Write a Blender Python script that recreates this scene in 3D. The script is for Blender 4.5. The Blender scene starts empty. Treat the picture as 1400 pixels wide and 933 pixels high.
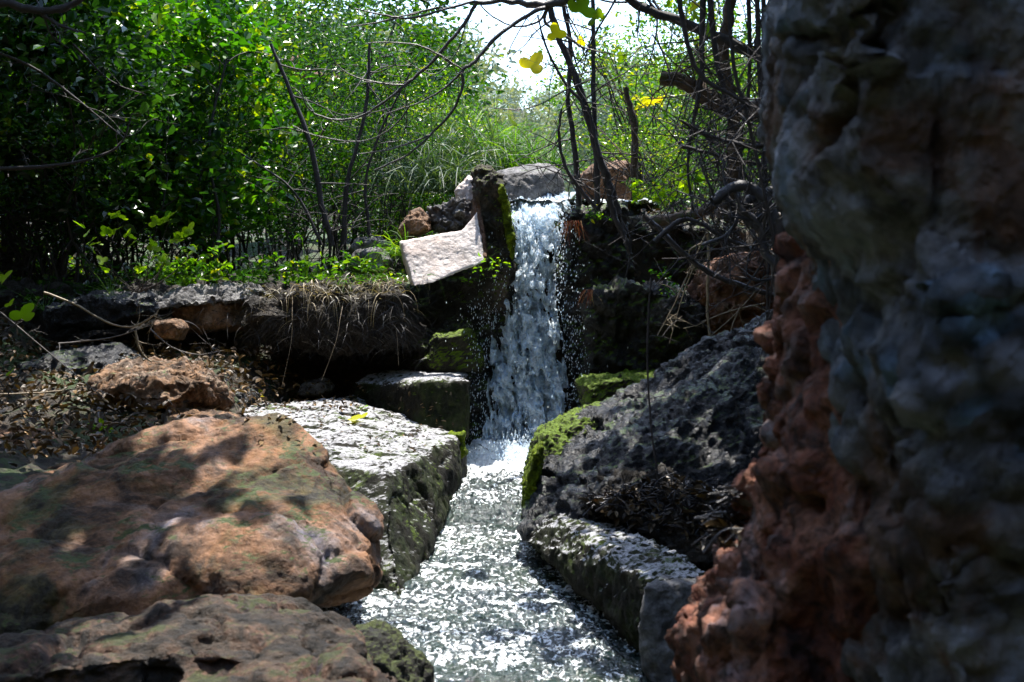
import bpy, bmesh, math, random
import numpy as np
from mathutils import Vector

# ------------------------------------------------------------------ camera, sky, sun, exposure
S = bpy.context.scene
COL = S.collection
F = 1944.0; HZ = 390.0
cam_d = bpy.data.cameras.new('camera'); cam = bpy.data.objects.new('camera', cam_d); COL.objects.link(cam)
cam.location = (0, 0, 0); cam.rotation_euler = (math.radians(90), 0, 0)
cam_d.sensor_width = 36; cam_d.lens = F / 1400 * 36; cam_d.shift_y = -(466.5 - HZ) / 1400
cam_d.clip_end = 500; cam_d.clip_start = 0.05
cam_d.dof.use_dof = True; cam_d.dof.focus_distance = 7.9; cam_d.dof.aperture_fstop = 6.3
S.camera = cam
SUN_EL, SUN_AZ = 70.0, 8.0        # azimuth: degrees right of +Y (behind the fall)
w = bpy.data.worlds.new('World'); S.world = w; w.use_nodes = True
wn = w.node_tree.nodes; wl = w.node_tree.links
bg = wn['Background']; sky = wn.new('ShaderNodeTexSky'); sky.sky_type = 'NISHITA'; sky.sun_disc = False
sky.sun_elevation = math.radians(SUN_EL); sky.sun_rotation = math.radians(SUN_AZ)
sky.dust_density = 1.0; sky.ozone_density = 2.0
wl.new(sky.outputs[0], bg.inputs[0]); bg.inputs[1].default_value = 0.15
sd = bpy.data.lights.new('sun', 'SUN'); sun = bpy.data.objects.new('sun', sd); COL.objects.link(sun)
sd.energy = 3.0; sd.angle = math.radians(0.5); sd.color = (1, 0.95, 0.87)
_a, _e = math.radians(SUN_AZ), math.radians(SUN_EL)
sun.rotation_euler = Vector((math.sin(_a) * math.cos(_e), math.cos(_a) * math.cos(_e), math.sin(_e))).to_track_quat('Z', 'Y').to_euler()
S.view_settings.view_transform = 'Standard'; S.view_settings.look = 'None'
S.view_settings.exposure = 2.0; S.view_settings.gamma = 1
S.cycles.max_bounces = 6; S.cycles.diffuse_bounces = 3; S.cycles.glossy_bounces = 3
S.cycles.transmission_bounces = 4; S.cycles.transparent_max_bounces = 4
S.cycles.sample_clamp_indirect = 6; S.cycles.caustics_reflective = False; S.cycles.caustics_refractive = False

rnd = random.Random(7)
R = np.random.RandomState(11)

# ------------------------------------------------------------------ noise
_perm = np.random.RandomState(3).permutation(256).astype(np.int64)
_perm = np.concatenate([_perm, _perm, _perm])
_g = np.random.RandomState(5).normal(size=(256, 3)); _g /= np.linalg.norm(_g, axis=1)[:, None]
def pn(p):
    i = np.floor(p).astype(np.int64); f = p - i; i &= 255
    u = f * f * f * (f * (f * 6 - 15) + 10)
    r = 0
    for dx in (0, 1):
        for dy in (0, 1):
            for dz in (0, 1):
                h = _perm[_perm[_perm[(i[:, 0] + dx) & 255] + ((i[:, 1] + dy) & 255)] + ((i[:, 2] + dz) & 255)] & 255
                d = f - np.array([dx, dy, dz])
                g = (_g[h] * d).sum(1)
                wt = (u[:, 0] if dx else 1 - u[:, 0]) * (u[:, 1] if dy else 1 - u[:, 1]) * (u[:, 2] if dz else 1 - u[:, 2])
                r = r + wt * g
    return r * 1.6
def fbm(p, s, oct=4, gain=.5, off=0.0):
    a = 1.0; r = 0; q = p * s + off
    for _ in range(oct):
        r = r + a * pn(q); q = q * 2.03 + 17.3; a *= gain
    return r
def ridge(p, s, oct=4, gain=.5, off=0.0):
    a = 1.0; r = 0; q = p * s + off
    for _ in range(oct):
        r = r + a * (1 - np.abs(pn(q)) * 2); q = q * 2.03 + 9.1; a *= gain
    return r
def worley(p, s, off=0.0):
    q = p * s + off; i = np.floor(q).astype(np.int64)
    f1 = np.full(len(p), 9.0); f2 = f1.copy(); cid = np.zeros(len(p))
    for dx in (-1, 0, 1):
        for dy in (-1, 0, 1):
            for dz in (-1, 0, 1):
                c = i + np.array([dx, dy, dz]); k = c & 255
                h = _perm[_perm[_perm[k[:, 0]] + k[:, 1]] + k[:, 2]]
                o = (_g[h & 255] * .5 + .5)
                d = np.linalg.norm(c + o - q, axis=1)
                m = d < f1
                f2 = np.where(m, f1, np.minimum(f2, d)); cid = np.where(m, h / 255., cid); f1 = np.where(m, d, f1)
    return f1, f2, cid
def sst(a, b, x):
    t = np.clip((x - a) / (b - a), 0, 1); return t * t * (3 - 2 * t)

# ------------------------------------------------------------------ placing and building
def V(px, py, Y):                       # a world point at distance Y
    return (float((px - 700) / F * Y), float(Y), float((HZ - py) / F * Y))
def tag(o, label=None, cat=None, group=None, kind=None):
    if label: o['label'] = label
    if cat: o['category'] = cat
    if group: o['group'] = group
    if kind: o['kind'] = kind
    return o
def empty(name, loc=(0, 0, 0)):
    o = bpy.data.objects.new(name, None); COL.objects.link(o); o.location = loc; o.empty_display_size = .1
    return o
def mk(name, verts, faces, mat, parent=None, smooth=True, origin=None):
    verts = np.asarray(verts, dtype=np.float32)
    if origin is None:
        origin = np.array([verts[:, 0].mean(), verts[:, 1].mean(), verts[:, 2].min()]) if parent is None else np.zeros(3)
    origin = np.asarray(origin, dtype=np.float32)
    verts = verts - origin
    me = bpy.data.meshes.new(name)
    faces = np.asarray(faces)
    if faces.ndim == 2:
        n, k = faces.shape
        me.vertices.add(len(verts)); me.vertices.foreach_set('co', verts.ravel())
        me.loops.add(n * k); me.loops.foreach_set('vertex_index', faces.astype(np.int32).ravel())
        me.polygons.add(n); me.polygons.foreach_set('loop_start', np.arange(0, n * k, k, dtype=np.int32))
        me.update(calc_edges=True)
    me.polygons.foreach_set('use_smooth', np.full(len(me.polygons), smooth))
    if mat: me.materials.append(mat)
    o = bpy.data.objects.new(name, me); COL.objects.link(o)
    if parent is not None: o.parent = parent
    o.location = origin
    return o
def copy_tree(o, parent=None):
    c = o.copy(); COL.objects.link(c)
    if parent is not None: c.parent = parent
    for ch in list(o.children): copy_tree(ch, c)
    return c

def outline(poly, Yf, dep, k0=.78, k1=.7, lean=0.0):
    """convex piece from an outline: its front ring, two full rings and a back ring; lean pushes the top back"""
    Ym = Yf + .25 * dep
    P = np.array([V(a, b, Ym) for a, b in poly]); c = P.mean(0); zb = P[:, 2].min()
    out = []
    for fy, k in ((0, k0), (.25, 1), (.75, .97), (1, k1)):
        for p in P:
            q = c + (p - c) * k; q[1] = Yf + fy * dep + lean * (p[2] - zb); out.append(tuple(q))
    return out
def smooth_verts(co, edges, it, lam=.5):
    n = len(co)
    deg = np.bincount(edges.ravel(), minlength=n).astype(float)[:, None]
    for _ in range(it):
        s = np.zeros_like(co)
        for k in range(3):
            s[:, k] = np.bincount(edges[:, 0], co[edges[:, 1], k], n) + np.bincount(edges[:, 1], co[edges[:, 0], k], n)
        co = co + lam * (s / np.maximum(deg, 1) - co)
    return co
def rock(name, hulls, mat, label=None, cat=None, voxel=.014, sm=6, disp=None, parent=None, group=None, kind=None, off=0.0):
    bm = bmesh.new()
    for pts in hulls:
        b2 = bmesh.new()
        for p in pts: b2.verts.new(p)
        r = bmesh.ops.convex_hull(b2, input=b2.verts)
        junk = [v for v in b2.verts if not v.link_faces]
        bmesh.ops.delete(b2, geom=junk, context='VERTS')
        t = bpy.data.meshes.new('t'); b2.to_mesh(t); b2.free(); bm.from_mesh(t); bpy.data.meshes.remove(t)
    bmesh.ops.recalc_face_normals(bm, faces=bm.faces)
    me = bpy.data.meshes.new('t'); bm.to_mesh(me); bm.free()
    o = bpy.data.objects.new('t', me); COL.objects.link(o)
    m = o.modifiers.new('r', 'REMESH'); m.mode = 'VOXEL'; m.voxel_size = voxel; m.adaptivity = 0
    dg = bpy.context.evaluated_depsgraph_get(); dg.update()
    m2 = bpy.data.meshes.new_from_object(o.evaluated_get(dg))
    bpy.data.objects.remove(o); bpy.data.meshes.remove(me)
    n = len(m2.vertices); co = np.empty(n * 3, np.float32); m2.vertices.foreach_get('co', co); co = co.reshape(-1, 3).astype(float)
    ed = np.empty(len(m2.edges) * 2, np.int32); m2.edges.foreach_get('vertices', ed); ed = ed.reshape(-1, 2)
    co = smooth_verts(co, ed, sm)
    for fn in (disp or [rough_disp()]):
        m2.vertices.foreach_set('co', co.astype(np.float32).ravel()); m2.update()
        nr = np.empty(n * 3, np.float32); m2.vertex_normals.foreach_get('vector', nr); nr = nr.reshape(-1, 3)
        co = co + fn(co + off, nr)
    origin = np.array([co[:, 0].mean(), co[:, 1].mean(), co[:, 2].min()]) if parent is None else np.zeros(3)
    m2.vertices.foreach_set('co', (co - origin).astype(np.float32).ravel()); m2.update()
    m2.polygons.foreach_set('use_smooth', np.full(len(m2.polygons), True))
    m2.name = name; m2.materials.clear(); m2.materials.append(mat)
    o = bpy.data.objects.new(name, m2); COL.objects.link(o); o.location = origin
    if parent is not None: o.parent = parent
    tag(o, label, cat, group, kind)
    return o
def rough_disp(big=.05, s=3, fine=.012, sf=16, crack=0.0, cs=4):
    def f(p, n):
        d = big * fbm(p, s, 4) 
        if crack:
            a, b, c = worley(p + .1 * fbm(p, 3, 2)[:, None], cs)
            d = d - crack * np.exp(-(b - a) / .06) + crack * (c - .5)
        return n * d[:, None]
    def g(p, n):
        return n * (fine * (ridge(p, sf, 3) - 1))[:, None]
    return lambda p, n: f(p, n) + g(p, n)

def tube_arrays(pts, radii, sides=6, jit=0.0):
    """smooth tube through points; returns verts, quad faces"""
    P = np.array(pts, float); r = np.array(radii, float)
    if len(P) > 2:                      # catmull-rom
        Q = np.vstack([2 * P[0] - P[1], P, 2 * P[-1] - P[-2]]); out = []; ro = []
        for i in range(1, len(Q) - 2):
            n = 5
            for t in np.linspace(0, 1, n, endpoint=False):
                out.append(.5 * ((2 * Q[i]) + (-Q[i-1] + Q[i+1]) * t + (2*Q[i-1] - 5*Q[i] + 4*Q[i+1] - Q[i+2]) * t*t + (-Q[i-1] + 3*Q[i] - 3*Q[i+1] + Q[i+2]) * t**3))
                ro.append(r[i-1] + (r[i] - r[i-1]) * t)
        out.append(P[-1]); ro.append(r[-1]); P = np.array(out); r = np.array(ro)
    if jit: P = P + R.normal(size=P.shape) * jit
    T = np.gradient(P, axis=0); T /= np.linalg.norm(T, axis=1)[:, None] + 1e-9
    ref = np.array([0.3, 0.9, 0.2]); A = np.cross(T, ref); A /= np.linalg.norm(A, axis=1)[:, None] + 1e-9
    B = np.cross(T, A)
    ang = np.arange(sides) * 2 * math.pi / sides
    rr = r[:, None] * (1 + .12 * R.normal(size=(len(P), sides)) * (sides > 5))
    Vv = P[:, None, :] + rr[..., None] * (np.cos(ang)[None, :, None] * A[:, None, :] + np.sin(ang)[None, :, None] * B[:, None, :])
    n = len(P); idx = np.arange(n * sides).reshape(n, sides)
    a = idx[:-1]; b = idx[1:]
    f = np.stack([a, np.roll(a, -1, 1), np.roll(b, -1, 1), b], -1).reshape(-1, 4)
    return Vv.reshape(-1, 3), f
class Tubes:
    def __init__(s): s.v = []; s.f = []; s.n = 0; s.paths = []
    def add(s, pts, r0, r1=None, sides=6, jit=0.0):
        r1 = r0 if r1 is None else r1
        rad = np.linspace(r0, r1, len(pts)); v, f = tube_arrays(pts, rad, sides, jit)
        s.v.append(v); s.f.append(f + s.n); s.n += len(v); s.paths.append((np.array(pts), rad))
    def build(s, name, mat, parent=None): return mk(name, np.vstack(s.v), np.vstack(s.f), mat, parent)
def side_twigs(T, pts, r, n, length, depth=2, flat=.5, up=.0, sides=4, droop=0.0):
    pts = np.array(pts)
    for _ in range(n):
        t = rnd.random() * (len(pts) - 1); i = int(t); p = pts[i] + (pts[min(i + 1, len(pts) - 1)] - pts[i]) * (t - i)
        d = np.array([rnd.gauss(0, 1), rnd.gauss(0, flat), rnd.gauss(up, 1)]); d /= np.linalg.norm(d) + 1e-9
        L = length * rnd.uniform(.4, 1.2); q = [p]; k = 5
        cur = np.array([rnd.gauss(0, .35), rnd.gauss(0, .2), rnd.gauss(0, .35) - droop])
        for j in range(k):
            d = d + cur * .22 + np.array([rnd.gauss(0, .13), rnd.gauss(0, .1), rnd.gauss(0, .13)]); d /= np.linalg.norm(d)
            q.append(q[-1] + d * L / k)
        T.add(q, r, r * .35, sides)
        if depth > 1: side_twigs(T, q, r * .55, 3, length * .5, depth - 1, flat, up, 3, droop)

def leaf_arrays(c, L, W, up=.4, fold=.25, aim=None):
    """pointed oval leaves, two quads each, folded along the midrib"""
    n = len(c)
    d = R.normal(size=(n, 3)) * np.array([1, 1, .6])
    if aim is not None: d = d * .8 + aim
    d /= np.linalg.norm(d, axis=1)[:, None]
    nn = R.normal(size=(n, 3)) + np.array([0, 0, up * 3]); s = np.cross(d, nn); s /= np.linalg.norm(s, axis=1)[:, None] + 1e-9
    nn = np.cross(s, d)
    L = (L * R.uniform(.6, 1.25, n))[:, None]; W = L * (W * R.uniform(.8, 1.2, n))[:, None]
    v = np.stack([c, c + d*L*.3 + s*W*.5 + nn*W*fold, c + d*L*.7 + s*W*.42 + nn*W*fold*.6, c + d*L - nn*W*.3,
                  c + d*L*.7 - s*W*.42 + nn*W*fold*.6, c + d*L*.3 - s*W*.5 + nn*W*fold], 1).reshape(-1, 3)
    b = (np.arange(n) * 6)[:, None]
    f = np.concatenate([b + np.array([0, 1, 2, 3]), b + np.array([0, 3, 4, 5])], 1).reshape(-1, 4)
    return v, f

# ------------------------------------------------------------------ materials
class N:
    def __init__(s, name):
        s.m = bpy.data.materials.new(name); s.m.use_nodes = True; s.t = s.m.node_tree; s.b = s.t.nodes['Principled BSDF']
        s.out = s.t.nodes['Material Output']
        s.tc = s.t.nodes.new('ShaderNodeTexCoord'); s.geo = s.t.nodes.new('ShaderNodeNewGeometry')
        s.P = s.tc.outputs['Object']
    def link(s, a, b): s.t.links.new(a, b)
    def inp(s, sock, v):
        if isinstance(v, bpy.types.NodeSocket): s.link(v, sock)
        elif isinstance(v, (tuple, list)): sock.default_value = tuple(v) + ((1,) if len(v) == 3 and len(sock.default_value) == 4 else ())
        else: sock.default_value = v
    def noise(s, scale, detail=6, rough=.6, dist=0.0, vec=None):
        n = s.t.nodes.new('ShaderNodeTexNoise'); n.inputs['Scale'].default_value = scale; n.inputs['Detail'].default_value = detail
        n.inputs['Roughness'].default_value = rough; n.inputs['Distortion'].default_value = dist
        s.link(vec or s.P, n.inputs['Vector']); return n.outputs['Fac']
    def vor(s, scale, feature='F1', out='Distance', vec=None, rand=1.0):
        n = s.t.nodes.new('ShaderNodeTexVoronoi'); n.feature = feature; n.inputs['Scale'].default_value = scale
        n.inputs['Randomness'].default_value = rand
        s.link(vec or s.P, n.inputs['Vector']); return n.outputs[out]
    def ramp(s, fac, stops, interp='LINEAR'):
        n = s.t.nodes.new('ShaderNodeValToRGB'); cr = n.color_ramp; cr.interpolation = interp
        while len(cr.elements) < len(stops): cr.elements.new(.5)
        for e, (p, c) in zip(cr.elements, stops):
            e.position = p; e.color = (c, c, c, 1) if isinstance(c, (int, float)) else tuple(c) + (1,)
        s.link(fac, n.inputs[0]); return n.outputs[0]
    def mix(s, fac, a, b, mode='MIX'):
        n = s.t.nodes.new('ShaderNodeMix'); n.data_type = 'RGBA'; n.blend_type = mode
        s.inp(n.inputs[0], fac); s.inp(n.inputs[6], a); s.inp(n.inputs[7], b); return n.outputs[2]
    def math(s, op, a, b=0.0, clamp=False):
        n = s.t.nodes.new('ShaderNodeMath'); n.operation = op; n.use_clamp = clamp; s.inp(n.inputs[0], a); s.inp(n.inputs[1], b); return n.outputs[0]
    def bump(s, h, dist, strength=1.0, nrm=None):
        n = s.t.nodes.new('ShaderNodeBump'); n.inputs['Distance'].default_value = dist; n.inputs['Strength'].default_value = strength
        s.link(h, n.inputs['Height'])
        if nrm: s.link(nrm, n.inputs['Normal'])
        return n.outputs[0]
    def nz(s):
        n = s.t.nodes.new('ShaderNodeSeparateXYZ'); s.link(s.geo.outputs['True Normal'], n.inputs[0]); return n.outputs[2]
def rockmat(name, stops, scale=3.0, moss=0.0, mosscol=(.07, .13, .008), stain=.5, rough=.75, wet=0.0, bs=1.0, pits=.3, lit_topcol=None, topw=.5, spec=.4, pebbles=None):
    n = N(name)
    base = n.ramp(n.noise(scale, 7, .62, .6), stops)
    fine = n.ramp(n.noise(scale * 9, 6, .7), [(.3, .55), (.5, 1.0), (.7, 1.35)])
    c = n.mix(1.0, base, fine, 'MULTIPLY')
    st = n.ramp(n.noise(scale * 1.7, 8, .7, 1.2), [(.40, 1.0 - stain), (.56, 1.0)])
    c = n.mix(1.0, c, st, 'MULTIPLY')
    if pebbles:
        cel = n.vor(13, out='Color'); sc_ = n.t.nodes.new('ShaderNodeSeparateColor'); n.link(cel, sc_.inputs[0])
        pc = n.ramp(sc_.outputs[0], [(.2, pebbles[0]), (.5, pebbles[1]), (.8, pebbles[2])])
        pc = n.mix(1.0, pc, n.ramp(n.vor(13), [(.30, 1.0), (.62, .12)]), 'MULTIPLY')
        c = n.mix(n.ramp(n.noise(2.6, 4, .6), [(.52, 0.0), (.60, .8)]), c, pc)
    if pits:
        pt = n.ramp(n.vor(scale * 8), [(.08, 1.0 - pits), (.25, 1.0)]); c = n.mix(1.0, c, pt, 'MULTIPLY')
    z = n.nz()
    if moss:
        mk_ = n.math('ADD', n.math('MULTIPLY', z, .35), n.noise(5, 6, .7, .5))
        m = n.ramp(mk_, [(.92 - moss * .5, 0.0), (1.0 - moss * .5, 1.0)])
        mc = n.ramp(n.noise(45, 4, .7), [(.3, tuple(x * .35 for x in mosscol)), (.6, mosscol), (.75, (mosscol[0]*1.8, mosscol[1]*1.6, mosscol[2]*1.5))])
        c = n.mix(m, c, mc)
    if lit_topcol:
        m = n.ramp(n.math('ADD', z, n.math('MULTIPLY', n.noise(9, 5, .7), topw)), [(.75 + topw * .5, 0.0), (1.0 + topw * .5, 1.0)])  # upward faces painted paler, for the sky's sheen on the tops
        spk = n.ramp(n.noise(55, 6, .85), [(.40, tuple(x * .12 for x in lit_topcol)), (.47, tuple(x * .6 for x in lit_topcol)), (.6, lit_topcol)])
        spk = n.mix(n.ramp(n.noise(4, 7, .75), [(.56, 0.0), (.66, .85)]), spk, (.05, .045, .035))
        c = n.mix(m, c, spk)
    n.link(c, n.b.inputs['Base Color'])
    rg = n.ramp(n.noise(scale * 6, 4), [(.3, max(.12, rough - wet)), (.65, rough)]); n.link(rg, n.b.inputs['Roughness'])
    n.b.inputs['Specular IOR Level'].default_value = spec
    h1 = n.noise(14, 9, .72, .4); h2 = n.noise(75, 5, .7); 
    b1 = n.bump(h1, .05 * bs, .9); b2 = n.bump(h2, .012 * bs, .8, b1)
    if pits: b2 = n.bump(n.ramp(n.vor(30), [(.05, 0.0), (.35, 1.0)]), .01 * bs, .6, b2)
    n.link(b2, n.b.inputs['Normal'])
    return n.m
def leafmat(name, stops, trans=.45, rough=.32, spec=.5, tcol=1.6):
    n = N(name); rp = n.geo.outputs['Random Per Island']
    c = n.ramp(rp, stops)
    oi = n.t.nodes.new('ShaderNodeObjectInfo')
    c = n.mix(1.0, c, n.ramp(oi.outputs['Random'], [(0, (.75, .85, .9)), (1, (1.25, 1.15, .9))]), 'MULTIPLY')
    n.link(c, n.b.inputs['Base Color']); n.b.inputs['Roughness'].default_value = rough; n.b.inputs['Specular IOR Level'].default_value = spec
    tr = n.t.nodes.new('ShaderNodeBsdfTranslucent'); tc = n.mix(1.0, c, (tcol * 1.25, tcol * 1.2, tcol * .35), 'MULTIPLY'); n.link(tc, tr.inputs[0])
    mx = n.t.nodes.new('ShaderNodeMixShader'); mx.inputs[0].default_value = trans
    n.link(n.b.outputs[0], mx.inputs[1]); n.link(tr.outputs[0], mx.inputs[2]); n.link(mx.outputs[0], n.out.inputs[0])
    return n.m
def barkmat(name, a, b, rough=.8, moss=0.0):
    n = N(name); c = n.ramp(n.noise(22, 6, .7), [(.3, a), (.7, b)])
    if moss: c = n.mix(n.ramp(n.noise(7, 5, .7), [(.55, 0.0), (.65, moss)]), c, (.05, .09, .01))
    n.link(c, n.b.inputs['Base Color']); n.b.inputs['Roughness'].default_value = rough
    n.link(n.bump(n.noise(60, 5, .7), .006, .8), n.b.inputs['Normal']); return n.m

M = {}
M['orange'] = rockmat('orange_brown_rock', [(.30, (.03, .028, .01)), (.40, (.12, .09, .03)), (.46, (.23, .105, .04)), (.52, (.33, .175, .10)), (.58, (.27, .20, .175)), (.64, (.20, .19, .24)), (.8, (.30, .27, .30))], 2.3, moss=.2, mosscol=(.05, .075, .01), stain=.85, pits=.2, bs=.6)
M['warm'] = rockmat('warm_rock', [(.3, (.07, .04, .02)), (.5, (.33, .18, .09)), (.7, (.42, .34, .28))], 5, stain=.7, pits=.4, moss=.1)
M['ledge'] = rockmat('dark_ledge_rock', [(.3, (.012, .010, .008)), (.45, (.06, .04, .025)), (.57, (.17, .09, .055)), (.72, (.16, .15, .17))], 5, stain=.85, pits=.4, moss=.2, mosscol=(.05, .06, .01))
M['dullmoss'] = rockmat('olive_mossy_rock', [(.3, (.01, .01, .008)), (.55, (.03, .028, .018)), (.75, (.08, .07, .06))], 6, moss=.5, mosscol=(.06, .08, .01), stain=.6)
M['vivid'] = rockmat('vivid_moss', [(.3, (.06, .09, .004)), (.5, (.20, .30, .006)), (.7, (.40, .50, .012))], 14, moss=0, stain=.6, pits=0, bs=1.6, spec=.2)
M['grey'] = rockmat('pale_grey_rock', [(.3, (.08, .08, .08)), (.5, (.26, .25, .25)), (.7, (.42, .41, .40))], 5, stain=.6, pits=.3, moss=.12)
M['dark'] = rockmat('dark_wet_rock', [(.3, (.008, .009, .012)), (.5, (.035, .033, .032)), (.75, (.10, .085, .06))], 4, moss=.42, mosscol=(.09, .16, .005), stain=.6, rough=.6, wet=.35)
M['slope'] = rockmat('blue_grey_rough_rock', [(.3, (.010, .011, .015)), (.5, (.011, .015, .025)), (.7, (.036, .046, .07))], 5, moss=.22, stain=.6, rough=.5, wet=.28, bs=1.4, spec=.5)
M['mossy'] = rockmat('mossy_rock', [(.3, (.02, .02, .012)), (.55, (.06, .055, .03)), (.75, (.12, .1, .07))], 4, moss=.75, mosscol=(.16, .26, .006), stain=.5, bs=1.3)
M['wall'] = rockmat('channel_stone', [(.3, (.006, .006, .004)), (.45, (.018, .017, .009)), (.56, (.022, .034, .006)), (.7, (.05, .04, .025))], 4, spec=.2, moss=.3, mosscol=(.07, .11, .006), stain=.7, lit_topcol=(.52, .52, .55), topw=.14, bs=.5)
M['pale'] = rockmat('pale_slab_stone', [(.3, (.55, .42, .36)), (.5, (.72, .64, .60)), (.7, (.76, .72, .71))], 4, stain=.2, rough=.8, pits=.15, bs=.25)
M['brown'] = rockmat('brown_stone', [(.3, (.05, .025, .012)), (.5, (.2, .1, .05)), (.7, (.3, .17, .1))], 6, stain=.4, bs=.7)
M['mosspillar'] = rockmat('mossy_pillar_stone', [(.3, (.02, .018, .012)), (.5, (.06, .05, .035)), (.7, (.14, .11, .08))], 5, moss=.35, mosscol=(.2, .28, .01), stain=.5)
M['redc'] = rockmat(pebbles=((.30, .10, .05), (.45, .27, .2), (.20, .19, .22)), name='red_conglomerate', stops=[(.3, (.04, .014, .01)), (.43, (.24, .07, .035)), (.53, (.40, .17, .10)), (.62, (.42, .28, .26)), (.72, (.36, .33, .33))], scale=6, stain=.85, pits=.5, bs=1.5)
M['greyc'] = rockmat(pebbles=((.10, .09, .09), (.30, .29, .31), (.16, .27, .40)), name='grey_conglomerate', stops=[(.3, (.04, .04, .045)), (.40, (.20, .11, .07)), (.46, (.24, .22, .21)), (.56, (.31, .33, .37)), (.68, (.20, .34, .50))], scale=2.4, stain=.7, pits=.2, bs=1.2)
M['soil'] = rockmat('dark_soil', [(.3, (.012, .010, .008)), (.5, (.04, .032, .024)), (.7, (.09, .07, .05))], 6, moss=.12, mosscol=(.04, .07, .008), stain=.5, bs=1.5)
M['clay'] = rockmat('red_clay_rock', [(.3, (.08, .03, .015)), (.5, (.24, .1, .05)), (.7, (.34, .2, .13))], 4, stain=.6, bs=1)
M['bark'] = barkmat('dark_bark', (.012, .010, .011), (.05, .042, .045), .7)
M['bark_pale'] = barkmat('grey_bark', (.08, .07, .065), (.22, .2, .19), .65)
M['bark_fig'] = barkmat('fig_bark', (.03, .026, .028), (.11, .10, .10), .45)
M['bark_warm'] = barkmat('brown_bark', (.04, .025, .016), (.13, .085, .055), .8, moss=.7)
M['straw'] = barkmat('dry_stems', (.20, .15, .09), (.42, .34, .24), .6)
M['root_red'] = leafmat('red_roots', [(0, (.10, .02, .01)), (.5, (.35, .08, .03)), (.8, (.5, .25, .1)), (1, (.6, .5, .35))], .2, .5, .4, .6)
M['leaf_a'] = leafmat('green_leaves', [(0, (.008, .035, .004)), (.5, (.018, .075, .005)), (.85, (.045, .14, .006)), (1, (.14, .22, .008))], .35, .27, .6)
M['leaf_b'] = leafmat('bright_leaves', [(0, (.02, .08, .006)), (.5, (.06, .16, .006)), (.85, (.14, .27, .008)), (1, (.34, .36, .01))], .42, .3, .6)
M['leaf_e'] = leafmat('broad_leaves', [(0, (.012, .06, .005)), (.5, (.03, .13, .006)), (.85, (.08, .22, .008)), (1, (.28, .36, .01))], .42, .3, .6)
M['leaf_c'] = leafmat('blue_green_leaves', [(0, (.015, .05, .02)), (.5, (.035, .1, .04)), (.9, (.08, .17, .08)), (1, (.14, .24, .05))], .35, .28, .6)
M['leaf_d'] = leafmat('dark_leaves', [(0, (.006, .025, .006)), (.6, (.015, .055, .008)), (1, (.04, .12, .01))], .35, .3)
M['leaf_far'] = leafmat('haze_paled_leaves', [(0, (.20, .26, .23)), (.6, (.32, .38, .34)), (1, (.44, .48, .40))], .2, .6, .3, .9)  # haze of distance put into the leaf colour, paled and greyed
M['fig'] = leafmat('yellow_fig_leaves', [(0, (.42, .50, .02)), (.6, (.55, .52, .02)), (1, (.62, .42, .015))], .55, .4, .4, 1.3)
M['figgreen'] = leafmat('lime_fig_leaves', [(0, (.09, .24, .01)), (1, (.22, .34, .01))], .55, .4, .4, 1.3)
M['grass'] = leafmat('green_blades', [(0, (.03, .10, .008)), (.6, (.08, .2, .01)), (1, (.22, .34, .02))], .45, .5, .3)
M['greygrass'] = leafmat('grey_green_blades', [(0, (.02, .05, .03)), (.6, (.05, .10, .06)), (1, (.12, .18, .10))], .25, .5, .25)
M['drygrass'] = leafmat('dry_blades', [(0, (.16, .13, .09)), (.6, (.36, .31, .24)), (1, (.55, .50, .40))], .2, .5, .4, .6)
M['rootgrass'] = leafmat('dark_roots', [(0, (.008, .007, .008)), (.75, (.028, .026, .03)), (.95, (.08, .08, .09)), (1, (.25, .24, .25))], .1, .5, .5, .5)
M['litter'] = leafmat('leaf_litter', [(0, (.03, .02, .012)), (.6, (.10, .06, .03)), (1, (.25, .15, .06))], .1, .5, .5, .5)

def watermat():
    n = N('stream_water')
    at = n.t.nodes.new('ShaderNodeAttribute'); at.attribute_name = 'foam_glint'
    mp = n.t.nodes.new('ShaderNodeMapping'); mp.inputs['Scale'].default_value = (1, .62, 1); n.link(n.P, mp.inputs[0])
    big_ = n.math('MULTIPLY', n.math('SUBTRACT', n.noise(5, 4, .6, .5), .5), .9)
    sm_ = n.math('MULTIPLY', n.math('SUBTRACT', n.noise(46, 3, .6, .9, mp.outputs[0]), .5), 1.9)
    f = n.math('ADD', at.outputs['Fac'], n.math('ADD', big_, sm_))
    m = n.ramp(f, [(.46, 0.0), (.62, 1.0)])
    c = n.mix(m, n.ramp(n.noise(3, 4), [(.4, (.006, .016, .016)), (.7, (.02, .035, .02))]), (.84, .90, .94))  # white flecks: foam by the fall, elsewhere sky glints painted into the colour
    n.link(c, n.b.inputs['Base Color']); n.link(n.ramp(m, [(0, .14), (1, .4)]), n.b.inputs['Roughness'])
    n.b.inputs['IOR'].default_value = 1.45; n.b.inputs['Specular IOR Level'].default_value = .8
    n.link(n.bump(n.noise(42, 3, .55, .4), .03, 1.0), n.b.inputs['Normal']); return n.m
def foammat():
    n = N('white_water')
    m = n.ramp(n.noise(26, 5, .7, .8), [(.35, (.12, .36, .88)), (.43, (.56, .78, 1.0)), (.50, (.97, .99, 1.0))])
    n.link(m, n.b.inputs['Base Color']); n.b.inputs['Roughness'].default_value = .3; n.b.inputs['Specular IOR Level'].default_value = .8
    tr = n.t.nodes.new('ShaderNodeBsdfTranslucent'); tr.inputs[0].default_value = (.85, .94, 1, 1)
    mx = n.t.nodes.new('ShaderNodeMixShader'); mx.inputs[0].default_value = .68
    n.link(n.b.outputs[0], mx.inputs[1]); n.link(tr.outputs[0], mx.inputs[2]); n.link(mx.outputs[0], n.out.inputs[0])
    return n.m
M['water'] = watermat(); M['foam_glint'] = foammat()

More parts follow.
